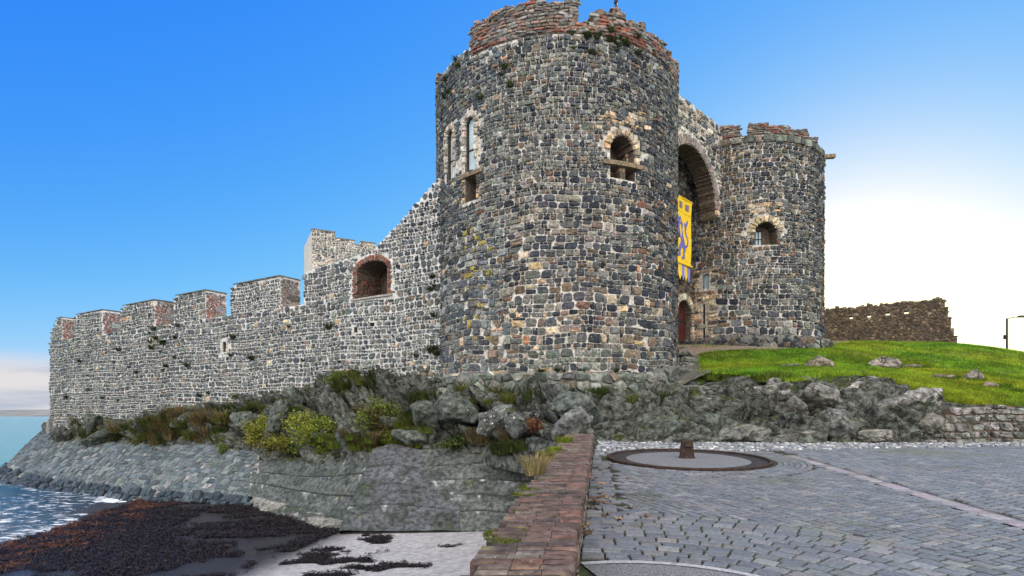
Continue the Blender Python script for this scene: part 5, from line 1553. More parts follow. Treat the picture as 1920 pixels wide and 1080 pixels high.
ts = empty('sea_wall', tuple(P(800, 1000, 17.2)), 'stained concrete sea wall with a rounded apron, between the paved bank and the brick wall', 'sea wall')
def concrete_panel(name, A, B, seed, lines=3, lip=0.0, bulge=0.0, col=(0.08, 0.092, 0.088)):
    L = Loft([P(*q) for q in A], [P(*q) for q in B], bulge)
    S, T = np.meshgrid(np.linspace(0, L.len, 200), np.linspace(0, 1, 110), indexing='ij')
    p = L.at(S, T); nrm = L.frame(S, np.clip(T, .05, .95))
    d = 0.05 * (fbm(S * 1.2, T * 3, seed) - 0.5) + 0.05 * (fbm(S * 5, T * L.wid * 5, seed + 3) - 0.5)
    for q in range(1, lines + 1):
        t0 = q / (lines + 1) + 0.015 * np.sin(S * 0.7 + q)
        d = d - 0.10 * np.exp(-((T - t0) * L.wid / 0.04) ** 2) + 0.07 * sm(0.01, -0.01, T - t0)
    d = d * 1.0 + lip
    # lime that has bled out of the lift joints, and weed along the foot
    lime = 0 * S
    for q in range(1, lines + 1):
        t0 = q / (lines + 1) + 0.015 * np.sin(S * 0.7 + q)
        dn = (t0 - T) * L.wid
        run = 0.05 + 0.5 * np.clip(vn(S * 5.5, S * 0 + q, seed + 20) - 0.55, 0, 1) * 2
        lime = np.maximum(lime, (dn > -0.015) * np.clip(1 - dn / run, 0, 1) * sm(0.30, 0.5, vn(S * 1.1, S * 0 + q, seed + 21)) * (0.4 + 0.6 * vn(S * 22, T * 9, seed + 22)))
    tint_ = np.array(col) * (0.7 + 0.6 * fbm(S * 1.1, T * L.wid * 2.2, seed + 23))[..., None]
    tint_ = tint_ * (1 - lime[..., None]) + np.array((0.52, 0.55, 0.56)) * lime[..., None]
    for q in range(1, lines + 1):
        t0 = q / (lines + 1) + 0.015 * np.sin(S * 0.7 + q)
        tint_ = tint_ * (1 - 0.75 * np.exp(-((T - t0 - 0.004) * L.wid / 0.035) ** 2))[..., None]
    tint_ = np.concatenate([tint_[:1], tint_, tint_[-1:]], 0)
    p = p + nrm * d[..., None]
    # back return so that the panel has thickness at its ends
    e0 = p[:1] - nrm[:1] * 0.5; e1 = p[-1:] - nrm[-1:] * 0.5
    p = np.concatenate([e0, p, e1], 0)
    return link(name, grid_mesh(name, p[..., 0], p[..., 1], p[..., 2], tint=tint_), MAT['concrete'], ts)
concrete_panel('apron', [(474, 964, 21.8), (540, 985, 19.6), (600, 1003, 17.6), (652, 1010, 17.0)], [(474, 930, 22.9), (540, 946, 21.1), (600, 962, 19.6), (645, 976, 18.6)], 50, 0, bulge=0.12, col=(0.20, 0.195, 0.175))
concrete_panel('panel', [(470, 934, 23.1), (540, 949, 21.3), (600, 964, 19.8), (650, 978, 18.8)], [(478, 862, 25.4), (560, 866, 23.4), (620, 862, 21.9), (695, 848, 20.3)], 51, 2)
concrete_panel('panel', [(640, 1008, 17.0), (760, 1008, 16.9), (862, 1008, 16.9)], [(700, 846, 20.2), (735, 836, 20.2), (866, 862, 19.7)], 52, 3, lip=0.10, col=(0.075, 0.08, 0.09))["label"] = 'dark pointed concrete panel'
concrete_panel('panel', [(855, 1006, 16.95), (920, 1006, 16.9), (1078, 1006, 16.9)], [(760, 846, 20.0), (900, 836, 19.5), (1078, 842, 17.4)], 53, 4, col=(0.095, 0.105, 0.10))

# ------------------------------------------------------------------ beach and sea
wl_a = np.array((-15.9, 24.2)); wl_b = np.array((-13.4, 14.0)); wd = (wl_b - wl_a) / np.linalg.norm(wl_b - wl_a); wnrm = np.array((-wd[1], wd[0]))
def shore_d(x, y):   # metres landward of the waterline
    return (x - wl_a[0]) * wnrm[0] + (y - wl_a[1]) * wnrm[1] + 0.8 * (fbm(x * 0.25, y * 0.25, 60) - 0.5) * 2
def beach_z(x, y):
    d = shore_d(x, y)
    return np.maximum(SEA_Z + 0.026 * d + 0.05 * (fbm(x * 0.6, y * 0.6, 61) - 0.5), SEA_Z - 1.2)
bx, by = np.meshgrid(np.arange(-24, 3.2, 0.1), np.arange(3, 27, 0.1), indexing='ij')
bz = beach_z(bx, by)
bu_, bv_ = 960 + FPX * bx / by, 780 - FPX * bz / by
# weed lies in a broad dark bank between the water and the clean sand, with stray heaps on the sand
sand_line = np.interp(bu_, [-400, 0, 380, 640, 900, 1100], [1250, 1200, 1082, 985, 900, 850])
sand_x = bx - np.interp(by, [5, 12.0, 13.5, 17.3, 22, 30], [-8.5, -6.6, -6.2, -5.4, -4.5, -4])
n1 = fbm(bx * 0.55 + 2, by * 0.9, 62, 5); n2 = fbm(bx * 0.8, by * 1.6, 63, 5)
sd = shore_d(bx, by)
weed = np.clip(0.62 - 1.2 * sand_x - 0.0, 0, 0.75) * sm(-1.6, 0.4, sd) 
weed = weed - 0.5 * sm(0.61, 0.69, n1) * (sd > 1.5)            # bare wet gaps and pools inside the bank
weed = np.maximum(weed, 0.66 * sm(0.57, 0.63, n2) * (sand_x > 0.2) * sm(3.6, 2.2, np.abs(sand_x - 1.6)))
wet = np.clip(1.0 - sm(-0.3, 1.5, sand_x), 0, 1)
beach_o = link('beach', grid_mesh('beach', bx, by, bz, {'weed': weed, 'wet': wet}), MAT['beach']); tag(beach_o, kind='structure')
# seaweed fronds
m = (weed + 0.25 * (nrng.random(weed.shape) - 0.5) > 0.38)
cand = np.argwhere(m & (bv_ < 1110) & (bu_ < 1000) & (bu_ > -260))
sel = cand[nrng.integers(0, len(cand), 120000)]
cx = bx[sel[:, 0], sel[:, 1]] + nrng.uniform(-.06, .06, len(sel)); cy = by[sel[:, 0], sel[:, 1]] + nrng.uniform(-.06, .06, len(sel))
cz = beach_z(cx, cy) + nrng.random(len(sel)) * 0.03 + 0.06 * sm(0.45, 0.65, fbm(cx * 0.9, cy * 0.9, 66)) * nrng.random(len(sel))
n = len(sel)
an = nrng.random(n) * 6.283; ln = 0.03 + 0.09 * nrng.random(n) ** 1.5; wdt = 0.003 + 0.009 * nrng.random(n) ** 2
ax = np.stack([np.cos(an), np.sin(an), nrng.normal(0, .25, n)], -1); bx2 = np.stack([-np.sin(an), np.cos(an), nrng.normal(0, .35, n)], -1)
c0 = np.stack([cx, cy, cz], -1); cur = np.stack([np.zeros(n), np.zeros(n), nrng.normal(0.015, .02, n)], -1)
V = np.stack([c0 - ax * ln[:, None] - bx2 * wdt[:, None], c0 - ax * ln[:, None] + bx2 * wdt[:, None], c0 + bx2 * wdt[:, None] * 1.4 + cur, c0 - bx2 * wdt[:, None] * 1.4 + cur,
              c0 + ax * ln[:, None] + bx2 * wdt[:, None] * .5, c0 + ax * ln[:, None] - bx2 * wdt[:, None] * .5], 1)
fq_ = np.array([[0, 3, 2, 1], [3, 5, 4, 2]])
F = (np.arange(n)[:, None, None] * 6 + fq_[None]).reshape(-1, 4)
oc = sm(3.2, 0.2, shore_d(cx, cy)) * sm(0.38, 0.6, fbm(cx * 1.6, cy * 1.6, 67)) > 0.25 + nrng.random(n) * 1.2
wc = np.where(oc[:, None], np.array([0.10, 0.038, 0.012]), np.array([0.015, 0.0105, 0.009])) * (0.5 + 1.1 * nrng.random(n))[:, None]
tag(link('seaweed', tri_mesh('seaweed', V, F, np.repeat(wc, 6, 0), None), MAT['seaweed']), 'dark brown seaweed heaped along the water and on the sand', 'seaweed', kind='stuff')

th = np.concatenate([np.radians(np.arange(-180, -62, 3.0)), np.radians(np.arange(-62, -14, 0.2)), np.radians(np.arange(-14, 181, 4.0))])
rr = np.concatenate([np.geomspace(5, 60, 190), np.geomspace(62, 9000, 70)])
TH, RR = np.meshgrid(th, rr, indexing='ij')
sx, sy = RR * np.sin(TH), RR * np.cos(TH)
wav_ = 0.10 * (fbm(sx * 0.55 + 0.2 * sy, sy * 1.1, 70, 4) - 0.5) * 2 + 0.05 * (fbm(sx * 1.7, sy * 3.1, 71, 3) - 0.5) * 2
sdist = np.minimum(np.maximum(-shore_d(sx, sy), 0), 60)
dB = np.min(np.stack([np.hypot(sx - q[0], sy - q[1]) for q in np.stack([np.interp(np.linspace(0, 6, 80), range(7), BLp[:, k_]) for k_ in range(2)], -1)]), axis=0)
foam = np.clip(sm(4.5, 0.0, sdist) * 0.75, 0, 1) * (sy < 30) + 0.55 * sm(1.4, 0.0, dB)
foam = np.maximum(foam, 0.5 * sm(9, 3, np.abs(sdist - 2)) * (sy < 30))
far = sm(35, 60, RR)
sz = SEA_Z - 0.03 + wav_ * np.interp(RR, [0, 60, 400], [0.75, 1.0, 0.0]) * sm(0.0, 2.0, sdist + 0.35)
tag(link('sea', grid_mesh('sea', sx, sy, sz, {'foam': foam, 'far': far}), MAT['sea']), kind='structure')
# far shore
hx = np.linspace(-4200, 300, 260)
prof = 40 + 75 * fbm(hx * 0.0007 + 1.0, hx * 0, 80, 5)
rows = np.linspace(0, 1, 12)
HX = np.repeat(hx[:, None], 12, 1); HY = 4000 + 900 * rows[None] + 120 * fbm(HX * 0.002, HX * 0, 81)
HZ = SEA_Z - 2 + prof[:, None] * np.sin(rows[None] * math.pi / 2) * (0.8 + 0.4 * fbm(HX * 0.004, HY * 0.004, 82))
tag(link('hills', grid_mesh('hills', HX, HY, HZ), MAT['hill']), kind='structure')

# ------------------------------------------------------------------ paved quay
rng = random.Random(18)
SL = 0.0535
pz = lambda y: -1.6 + SL * y
def plane(x, y, h): return np.stack([x, y, -1.6 + SL * y + h], -1)
def on_pave(u, v):
    y = FPX * 1.6 / (v - 723); return np.array(((u - 960) / FPX * y, y, pz(y)))
WR = lambda y: -0.203 + 0.157 * y
WLf = lambda y: -0.78 + 0.157 * y
px_, py_ = np.meshgrid(np.concatenate([np.linspace(0, 20, 200), np.linspace(21, 60, 20)]), np.linspace(-10, 17.5, 260), indexing='ij')
bxx = px_ + WR(py_) - 0.1
bzz = pz(py_) - 0.014 + 0.006 * (fbm(bxx * 3, py_ * 3, 90) - 0.5)
RC, R_IN, R_OUT = (1.02, 3.62), 1.56, 3.52          # fan of setts round the old drain
TC, TR = on_pave(1288, 861.5), 1.70                  # turntable
STR = lambda y: 5.86 + (y - 6.51) * (6.3 - 5.86) / (12.45 - 6.51)
COBF = lambda x: np.interp(x, [1.5, 2.0, 5.8, 13.6, 20], [12.7, 12.9, 13.9, 15.1, 15.6])
GREY_SETT = [(4, (0.125, 0.138, 0.152)), (3, (0.155, 0.163, 0.168)), (2, (0.09, 0.102, 0.117)), (1.5, (0.19, 0.178, 0.162)), (1, (0.225, 0.225, 0.215))]
a = Acc()
def sett(cx, cy, hx_, hy_, ang, lift=0.0):
    """one sett: chamfered block with a slight tilt"""
    c, s = math.cos(ang), math.sin(ang)
    tx, ty = rng.gauss(0, 0.018), rng.gauss(0, 0.018); h0 = rng.uniform(0.0, 0.006) + lift
    V = []
    for k, h in ((1.0, -0.012), (0.995, 0.006), (None, 0.011)):
        for sx_, sy_ in ((-1, -1), (1, -1), (1, 1), (-1, 1)):
            x, y = (sx_ * hx_ * k, sy_ * hy_ * k) if k else (sx_ * (hx_ - 0.010), sy_ * (hy_ - 0.010))
            V.append((cx + x * c - y * s, cy + x * s + y * c, h + h0 + tx * x + ty * y if h > 0 else h))
    F = []
    for L in range(2):
        for i in range(4):
            j = (i + 1) % 4; F.append((L * 4 + i, L * 4 + j, L * 4 + 4 + j, L * 4 + 4 + i))
    F.append((8, 9, 10, 11))
    cc_ = pick(rng, GREY_SETT); a.add(V, F, tuple(0.55 * q + 0.45 * m for q, m in zip(cc_, (0.132, 0.142, 0.152))), 1)
dT_ = lambda x, y: math.hypot(x - TC[0], y - TC[1])
def free(x, y, m=0.0):
    return x > WR(y) + 0.42 + m and math.hypot(x - TC[0], y - TC[1]) > TR + 0.06 and y < COBF(x) - 0.06
r = R_IN + 0.09
while r < R_OUT:
    n = int(2 * math.pi * r / 0.215); o = rng.random()
    for k in range(n):
        t = 2 * math.pi * (k + o) / n
        x, y = RC[0] + r * math.cos(t), RC[1] + r * math.sin(t)
        if y > 1.0 and free(x, y, -0.10): sett(x, y, math.pi * r / n - 0.010 - rng.random() * 0.004, 0.0715, t + math.pi / 2 + rng.gauss(0, .015))
    r += 0.165
r = TR + 0.13
while r < TR + 0.75:
    n = int(2 * math.pi * r / 0.21); o = rng.random()
    for k in range(n):
        t = 2 * math.pi * (k + o) / n; x, y = TC[0] + r * math.cos(t), TC[1] + r * math.sin(t)
        if free(x, y, .02): sett(x, y, math.pi * r / n - 0.006, 0.047, t + math.pi / 2)
    r += 0.107
y_ = 1.3
while y_ < 12.6:          # running rows against the wall
    x_ = 0.03 - rng.random() * 0.1
    while x_ < 0.36:
        l_ = rng.uniform(0.19, 0.23)
        cx_, cy_ = WR(y_) + max(x_, 0.02) + l_ / 2, y_ + 0.08
        if dT_(cx_, cy_) > TR + 0.12 and x_ > -0.05 and math.hypot(cx_ - RC[0], cy_ - RC[1]) > R_IN + 0.05: sett(cx_, cy_, l_ / 2 - 0.012, 0.071, -0.1)
        x_ += l_
    y_ += 0.165
def herring(ang, ok, x0, x1, y0, y1, w=0.122):
    c, s = math.cos(ang), math.sin(ang); N = int(max(x1 - x0, y1 - y0) / w) + 6
    mx, my = (x0 + x1) / 2, (y0 + y1) / 2
    for i in range(-N, N):
        for j in range(-N // 2, N // 2):
            ox, oy = i + 2 * j, i - 2 * j
            if max(abs(ox), abs(oy)) > N: continue
            for (bx_, by_, rot) in ((ox + 1, oy + 0.5, 0), (ox + 0.5, oy + 2, 1)):
                x = mx + (bx_ * c - by_ * s) * w; y = my + (bx_ * s + by_ * c) * w
                if x0 < x < x1 and y0 < y < y1 and ok(x, y): sett(x, y, w - 0.013, w / 2 - 0.013, ang + rot * math.pi / 2)
dR = lambda x, y: math.hypot(x - RC[0], y - RC[1])
dT = lambda x, y: math.hypot(x - TC[0], y - TC[1])
inf = lambda x, y: (x - 960 / 1e9) < 1.02 * y + 1.0
herring(math.radians(-66), lambda x, y: free(x, y, .05) and dR(x, y) > R_OUT + 0.0 and dT(x, y) > TR + 0.78 and x < STR(y) - 0.17 and inf(x, y), 0.3, 6.6, 4.0, 15.2)
herring(math.radians(28), lambda x, y: free(x, y) and x > STR(y) + 0.19 and dR(x, y) > R_OUT and inf(x, y), 5.5, 14.5, 4.6, 15.4)
for k in range(70):       # channel of long stones across the paving
    y0 = 1.5 + k * 0.165
    if y0 > 12.9: break
    cx = STR(y0 + 0.08)
    V = [(cx - .14, y0 + .004, .002), (cx + .14, y0 + .004, .002), (cx + .14, y0 + .161, .002), (cx - .14, y0 + .161, .002), (cx - .05, y0 + .004, -.001), (cx + .05, y0 + .004, -.001), (cx + .05, y0 + .161, -.001), (cx - .05, y0 + .161, -.001)]
    a.add(V, [(0, 4, 7, 3), (4, 5, 6, 7), (5, 1, 2, 6)], pick(rng, [(1, (0.25, 0.225, 0.225)), (1, (0.28, 0.25, 0.25))]), 1)
    for sd in (-1, 1):
        a.add([(cx + sd * .145 - .015, y0, .004), (cx + sd * .145 + .015, y0, .004), (cx + sd * .145 + .015, y0 + .163, .004), (cx + sd * .145 - .015, y0 + .163, .004)], [(0, 1, 2, 3)], (0.10, 0.09, 0.09), 1)
# round patch of asphalt with its pale kerb ring
n = 96
for r0, r1, h, mi, col in ((0.0, R_IN - 0.075, 0.003, 2, (1, 1, 1)), (R_IN - 0.08, R_IN - 0.0, 0.010, 1, (0.34, 0.34, 0.35))):
    for k in range(n):
        t0, t1_ = 2 * math.pi * k / n, 2 * math.pi * (k + 1) / n
        q = [(RC[0] + r_ * math.cos(t), RC[1] + r_ * math.sin(t), h) for r_, t in ((r0 + 1e-4, t0), (r1, t0), (r1, t1_), (r0 + 1e-4, t1_))]
        if min(p[0] - WR(p[1]) for p in q) > 0.0: a.add(q, [(0, 1, 2, 3)], col, mi)
pave_me = a.mesh('paving', plane)
po = link('paving', pave_me, [MAT['joint'], MAT['sett'], MAT['asphalt']]); tag(po, kind='structure')
tag(link('quay_ground', grid_mesh('quay_ground', bxx, py_, bzz), MAT['joint']), kind='structure')
a = Acc()
for p in rubble(1.3, 17, 12.4, 16.6, lambda s, z: 0.105, rng, gap=0.010, pin=0.2, wide=(0.9, 1.6)):
    cx, cy = sum(q[0] for q in p) / len(p), sum(q[1] for q in p) / len(p)
    if cy > COBF(cx) and cx > WR(cy) + 0.04 and dT(cx, cy) > TR + 0.1:
        stone(a, p, rng.uniform(0.02, 0.045), pick(rng, [(3, (0.20, 0.22, 0.24)), (2, (0.27, 0.28, 0.29)), (2, (0.13, 0.14, 0.155)), (0.7, (0.46, 0.46, 0.46))]), rng, levels=((1, -.6), (.85, .7), (.5, 1.0)), tilt=0.1)
tag(link('cobble_strip', a.mesh('cobble_strip', plane), MAT['slab']), kind='structure')

# ------------------------------------------------------------------ turntable with its rusty pivot post
to = empty('gun_turntable', tuple(TC), 'flat round iron gun turntable set in the paving, with a rusty pivot post', 'turntable')
def ring(a, r0, r1, h0, h1, n=96, col=(1, 1, 1)):
    prof = [(r0, h0), (r0, h1 - .008), (r0 + .01, h1), (r1 - .01, h1), (r1, h1 - .008), (r1, h0)]
    V = [(TC[0] + r_ * math.cos(2 * math.pi * k / n), TC[1] + r_ * math.sin(2 * math.pi * k / n), h) for k in range(n) for r_, h in prof]
    m = len(prof); F = [(k * m + i, ((k + 1) % n) * m + i, ((k + 1) % n) * m + i + 1, k * m + i + 1) for k in range(n) for i in range(m - 1)]
    a.add(V, F, col)
a = Acc(); ring(a, 1.635, 1.70, -0.05, 0.05); link('outer_rim', a.mesh('turntable_rim', plane), MAT['rust'], to)
a = Acc(); ring(a, 1.30, 1.63, -0.06, 0.006); link('iron_track', a.mesh('turntable_track', plane), MAT['iron'], to)
a = Acc()
n = 72
rad = [0.001, 0.3, 0.7, 1.0, 1.22, 1.295]; hgt = [0.035, 0.034, 0.028, 0.022, 0.016, 0.004]
V = [(TC[0] + r_ * math.cos(2 * math.pi * k / n), TC[1] + r_ * math.sin(2 * math.pi * k / n), h) for r_, h in zip(rad, hgt) for k in range(n)]
a.add(V, [(i * n + k, (i + 1) * n + k, (i + 1) * n + (k + 1) % n, i * n + (k + 1) % n) for i in range(5) for k in range(n)])
link('concrete_disc', a.mesh('turntable_disc', plane, smooth=True), MAT['asphalt'], to)
a = Acc()
z0 = 0.03
for lv in range(1):
    pr = [(0.175, 0.0), (0.165, 0.03), (0.150, 0.05), (0.125, 0.34), (0.115, 0.385), (0.09, 0.40)]
    n = 8; V = []
    for r_, h in pr:
        for k in range(n):
            t = 2 * math.pi * (k + .5) / n; sq = 1.0 / max(abs(math.cos(t)), abs(math.sin(t)))
            V.append((TC[0] + r_ * sq * 0.98 * math.cos(t), TC[1] + r_ * sq * 0.8 * math.sin(t), z0 + h))
    F = [(i * n + k, i * n + (k + 1) % n, (i + 1) * n + (k + 1) % n, (i + 1) * n + k) for i in range(len(pr) - 1) for k in range(n)] + [tuple((len(pr) - 1) * n + k for k in range(n))]
    a.add(V, F)
post = link('pivot_post', a.mesh('pivot_post', plane), MAT['rust'], to)
a = Acc(); a.box((TC[0], TC[1] - 0.125, 0.30), (0.16, 0.05, 0.05), bev=0.01)
link('post_lug', a.mesh('post_lug', plane), MAT['rust'], post)

# ------------------------------------------------------------------ low brick parapet along the quay edge
bo = empty('brick_wall', (0.6, 7.0, pz(7.0)), 'low brick parapet with moss on its coping, running from the foreground to the rocks', 'wall')
fwl = lambda s, z, h: np.stack([WR(s) + z, s, -1.08 + SL * s + h], -1)   # s along, z across, h up
a = Acc()
y = 1.2
while y < 12.75:
    p_ = 0.098 * rng.uniform(0.93, 1.08); rc_ = rng.random(); q = 0.035 + rng.uniform(-.015, .015)
    while q > -0.60:
        L = rng.uniform(0.17, 0.225)
        if q - L < -0.55: L = q + 0.60
        if L < 0.07: break
        col = pick(rng, [(4, (0.095, 0.066, 0.056)), (3, (0.12, 0.076, 0.058)), (3, (0.07, 0.053, 0.05)), (2, (0.15, 0.105, 0.082)), (0.6, (0.20, 0.095, 0.055)), (1.5, (0.2, 0.18, 0.16))])
        if q > 0: col = pick(rng, [(1, (0.19, 0.085, 0.06)), (2, (0.13, 0.075, 0.062)), (3, (0.10, 0.066, 0.06))])
        col = tuple(0.4 * p1_ + 0.6 * p2_ for p1_, p2_ in zip(col, ((0.088, 0.062, 0.053) if rc_ < 0.5 else ((0.062, 0.049, 0.047) if rc_ < 0.8 else (0.135, 0.105, 0.085)))))
        x0, x1, y0, y1 = q - L + .0015, q - .0015, y + .009, y + p_ - .009
        t = rng.gauss(0, .0025); b = 0.013
        V = []
        for hh_, ins in ((-0.10, 0.0), (-0.018, 0.0), (-0.004, b * .6), (0.0, b * 1.5)):
            for X, Y in ((x0 + ins * 0.1, y0 + ins), (x1 - ins * (2.0 if q > 0 else 0.1), y0 + ins), (x1 - ins * (2.0 if q > 0 else 0.1), y1 - ins), (x0 + ins * 0.1, y1 - ins)):
                V.append((Y, X, hh_ + t + rng.uniform(-.003, .003)))
        F = [(k * 4 + (i + 1) % 4, k * 4 + i, k * 4 + 4 + i, k * 4 + 4 + (i + 1) % 4) for k in range(3) for i in range(4)] + [(15, 14, 13, 12)]
        a.add(V, F, col); q -= L
    y += p_
link('coping', a.mesh('brick_coping', fwl), MAT['coping_brick'], bo)
a = Acc()
for sx0, sx1, zb_, zt_ in ((-0.55, -0.03, -4.6, -0.022),):
    V = []
    ys = np.linspace(1.0, 12.75, 40)
    for y in ys: V += [(y, sx0, zb_), (y, sx1, zb_), (y, sx1, zt_ + .011), (y, sx0, zt_ + .011)]
    F = [(4 * i + k, 4 * i + (k + 1) % 4, 4 * i + 4 + (k + 1) % 4, 4 * i + 4 + k) for i in range(39) for k in range(4)] + [(3, 2, 1, 0), (156, 157, 158, 159)]
    a.add(V, F, (0.028, 0.024, 0.02))
link('wall_body', a.mesh('brick_wall_body', fwl), MAT['coping_joint'], bo)
a = Acc()     # worn face below the coping, on the paving side
polys = rubble(1.2, 12.7, -0.56, -0.08, lambda s, z: 0.13, rng, gap=0.008, pin=0.3, wide=(1.2, 2.6))
for p in polys:
    if all(-0.6 < q[1] < -0.06 for q in p): stone(a, p, 0.03, pick(rng, [(2, (0.22, 0.19, 0.15)), (2, (0.17, 0.15, 0.125)), (1, (0.25, 0.14, 0.10)), (1, (0.13, 0.13, 0.11))]), rng, rough=0.3)
link('worn_face', a.mesh('brick_wall_face', lambda s, z, h: np.stack([WR(s) - 0.03 + h, s, -1.08 + SL * s + z], -1)), MAT['boulder'], bo)
a = Acc()
polys = rubble(1.2, 12.7, -3.6, -0.2, lambda s, z: 0.3, rng, gap=0.015)
for p in polys:
    if all(1.0 < q[0] < 12.8 and q[1] < -0.13 for q in p): stone(a, p, 0.03, pick(rng, MOSSY), rng, tilt=0.04)
link('seaward_face', a.mesh('brick_wall_sea_face', lambda s, z, h: np.stack([WR(s) - 0.55 - h, s, -1.08 + SL * s + z], -1)), MAT['mossy_stone'], bo)
# retaining masonry that carries the quay on from the wall end under the rocks
a = Acc()
for p in rubble(0, 5.5, -4, -0.9, lambda s, z: 0.35, rng, gap=0.015): stone(a, p, 0.08, pick(rng, MOSSY), rng)
V = [(0, -4.5, -.01), (5.5, -4.5, -.01), (5.5, -0.85, -.01), (0, -0.85, -.01), (0, -4.5, -.6), (5.5, -4.5, -.6), (5.5, -.85, -.6), (0, -.85, -.6)]
a.add(V, [(0, 1, 2, 3), (7, 6, 5, 4), (3, 2, 6, 7), (4, 0, 3, 7), (1, 5, 6, 2)], (0.12, 0.13, 0.12))
o = link('retaining_wall', a.mesh('retaining_wall', lambda s, z, h: np.stack([WLf(12.7) + 0.1 * s - h * 0.99, 12.7 + s, z], -1)), MAT['mossy_stone'])
tag(o, 'dark mossy retaining masonry under the rocks, going on from the far end of the brick wall', 'wall')

# ------------------------------------------------------------------ moss and grass
def blades(nb, rad, hgt, lean, col, var=0.4, wid=0.008, seed=1, droop=0.0, flat=1.0):
    rg = np.random.default_rng(seed)
    r_ = rad * np.sqrt(rg.random(nb)); t = rg.random(nb) * 6.283
    b = np.stack([r_ * np.cos(t), r_ * np.sin(t) * flat, np.zeros(nb) - 0.02], -1)
    h = hgt * (0.45 + 0.75 * rg.random(nb))
    d = np.stack([np.cos(t), np.sin(t)], -1) * (lean * (0.3 + rg.random(nb)) * h)[:, None] + rg.normal(0, 0.18, (nb, 2)) * h[:, None]
    sd = np.stack([-np.sin(t), np.cos(t), 0 * t], -1) * wid
    m = b + np.stack([d[:, 0] * .4, d[:, 1] * .4, h * .62], -1); e = b + np.stack([d[:, 0], d[:, 1], h * (1 - droop)], -1)
    V = np.stack([b - sd, b + sd, m + sd * .7, m - sd * .7, e, e + 0.002], 1)
    F = (np.arange(nb)[:, None, None] * 6 + np.array([[0, 1, 2, 3], [3, 2, 5, 4]])[None]).reshape(-1, 4)
    c = np.array(col)[None] * (1 - var + 2 * var * rg.random(nb))[:, None]
    return tri_mesh('blades', V.reshape(-1, 3), F, np.repeat(c, 6, 0), None)
def put(name, me, mat, loc, rz, sc, label, cat, group=None):
    o = link(name, me, mat); o.location = Vector([float(q) for q in loc]); o.rotation_euler = (0, 0, rz); o.scale = (sc, sc, sc)
    return tag(o, label, cat, group)
def wall_top(u, v):
    y = FPX * 1.08 / (v - 723); return np.array(((u - 960) / FPX * y, y, -1.08 + SL * y))
MOSSC = (0.17, 0.195, 0.028)
for k, (u, v, r_, lab) in enumerate(((997, 912, .17, 'bright moss patch on the left edge of the brick coping, halfway along'), (943, 1003, .17, 'bright moss patch on the brick coping nearest to the camera'), (972, 955, .06, 'tiny moss cushion on the brick coping between the two bright patches'),
        (1048, 968, .04, 'tiny moss cushion near the right edge of the brick coping'), (918, 1048, .06, 'small moss cushion at the near left edge of the brick coping'), (975, 990, .05, 'small moss cushion right above the nearest bright patch'), (983, 925, .11, 'moss streak trailing below the halfway patch on the coping'))):
    put('moss_patch', blades(int(9000 * r_), r_ * 0.85, 0.018, 0.6, MOSSC, 0.6, 0.006, 300 + k, flat=1.6), MAT['blade'], wall_top(u, v), 0.2 * k, 1, lab, 'moss', 'moss on the brick coping')
for k, (u, v, r_, h_, lab) in enumerate(((1058, 829, .16, .15, 'lush yellow green grass tuft at the far end of the brick coping'), (1040, 845, .12, .10, 'short yellow green grass on the coping just before its far end'), (1022, 862, .10, .16, 'straw tipped grass tuft on the left edge of the coping'), (1003, 888, .12, .26, 'dry pale grass leaning over the left edge of the coping'))):
    put('grass_tuft', blades(420, r_, h_, 0.5, (0.20, 0.25, 0.03) if k < 2 else ((0.24, 0.22, 0.05) if k == 2 else (0.32, 0.26, 0.12)), 0.45, 0.005, 330 + k, droop=0.1), MAT['blade'], wall_top(u, v), k, 1, lab, 'grass tuft', 'grass on the brick wall')
# tufts on the rocks: four kinds, copied
kinds = [('straw coloured grass tuft hanging on the shore rocks', blades(170, .16, .42, 0.9, (0.22, 0.17, 0.085), .4, .010, 401, .35)), ('olive grass tuft rooted between the shore rocks', blades(190, .18, .32, 0.7, (0.13, 0.14, 0.035), .45, .010, 402, .2)),
         ('dark green grass tuft rooted between the shore rocks', blades(190, .2, .30, 0.7, (0.06, 0.085, 0.022), .45, .011, 403, .2)), ('bright green low grass tuft between the shore rocks', blades(260, .22, .2, 0.6, (0.14, 0.19, 0.03), .4, .010, 404, .1))]
def tuft(u, v, kd, sc, n=None):
    p, nn_ = rock_at(u, v)
    put('grass_tuft', kinds[kd][1], MAT['blade'], p - nn_ * 0.03, rng.random() * 6.28, sc, kinds[kd][0], 'grass tuft', ('straw grass', 'olive grass', 'dark grass', 'bright grass')[kd] + ' on the shore rocks')
for u0, u1, v0, v1, cnt, kk in ((130, 330, 795, 832, 34, (0, 1, 2, 2)), (250, 420, 780, 835, 34, (0, 0, 1, 2)), (400, 560, 740, 800, 24, (1, 2, 2)), (560, 720, 700, 730, 18, (1, 2)), (600, 740, 820, 848, 40, (0, 1, 3)), (700, 800, 800, 840, 34, (3, 3, 1)),
        (760, 830, 720, 800, 18, (2, 1)), (880, 1000, 820, 850, 14, (0, 2)), (840, 1000, 735, 760, 12, (2, 1)), (1000, 1280, 735, 760, 8, (2, 1)), (1330, 1470, 704, 716, 10, (3,))):
    for k in range(cnt): tuft(rng.uniform(u0, u1), rng.uniform(v0, v1), rng.choice(kk), rng.uniform(0.8, 1.6) * (1.6 if u0 < 400 else 1.1))
gm = blades(150, .16, .15, 0.7, (0.11, 0.2, 0.02), .4, .010, 409)
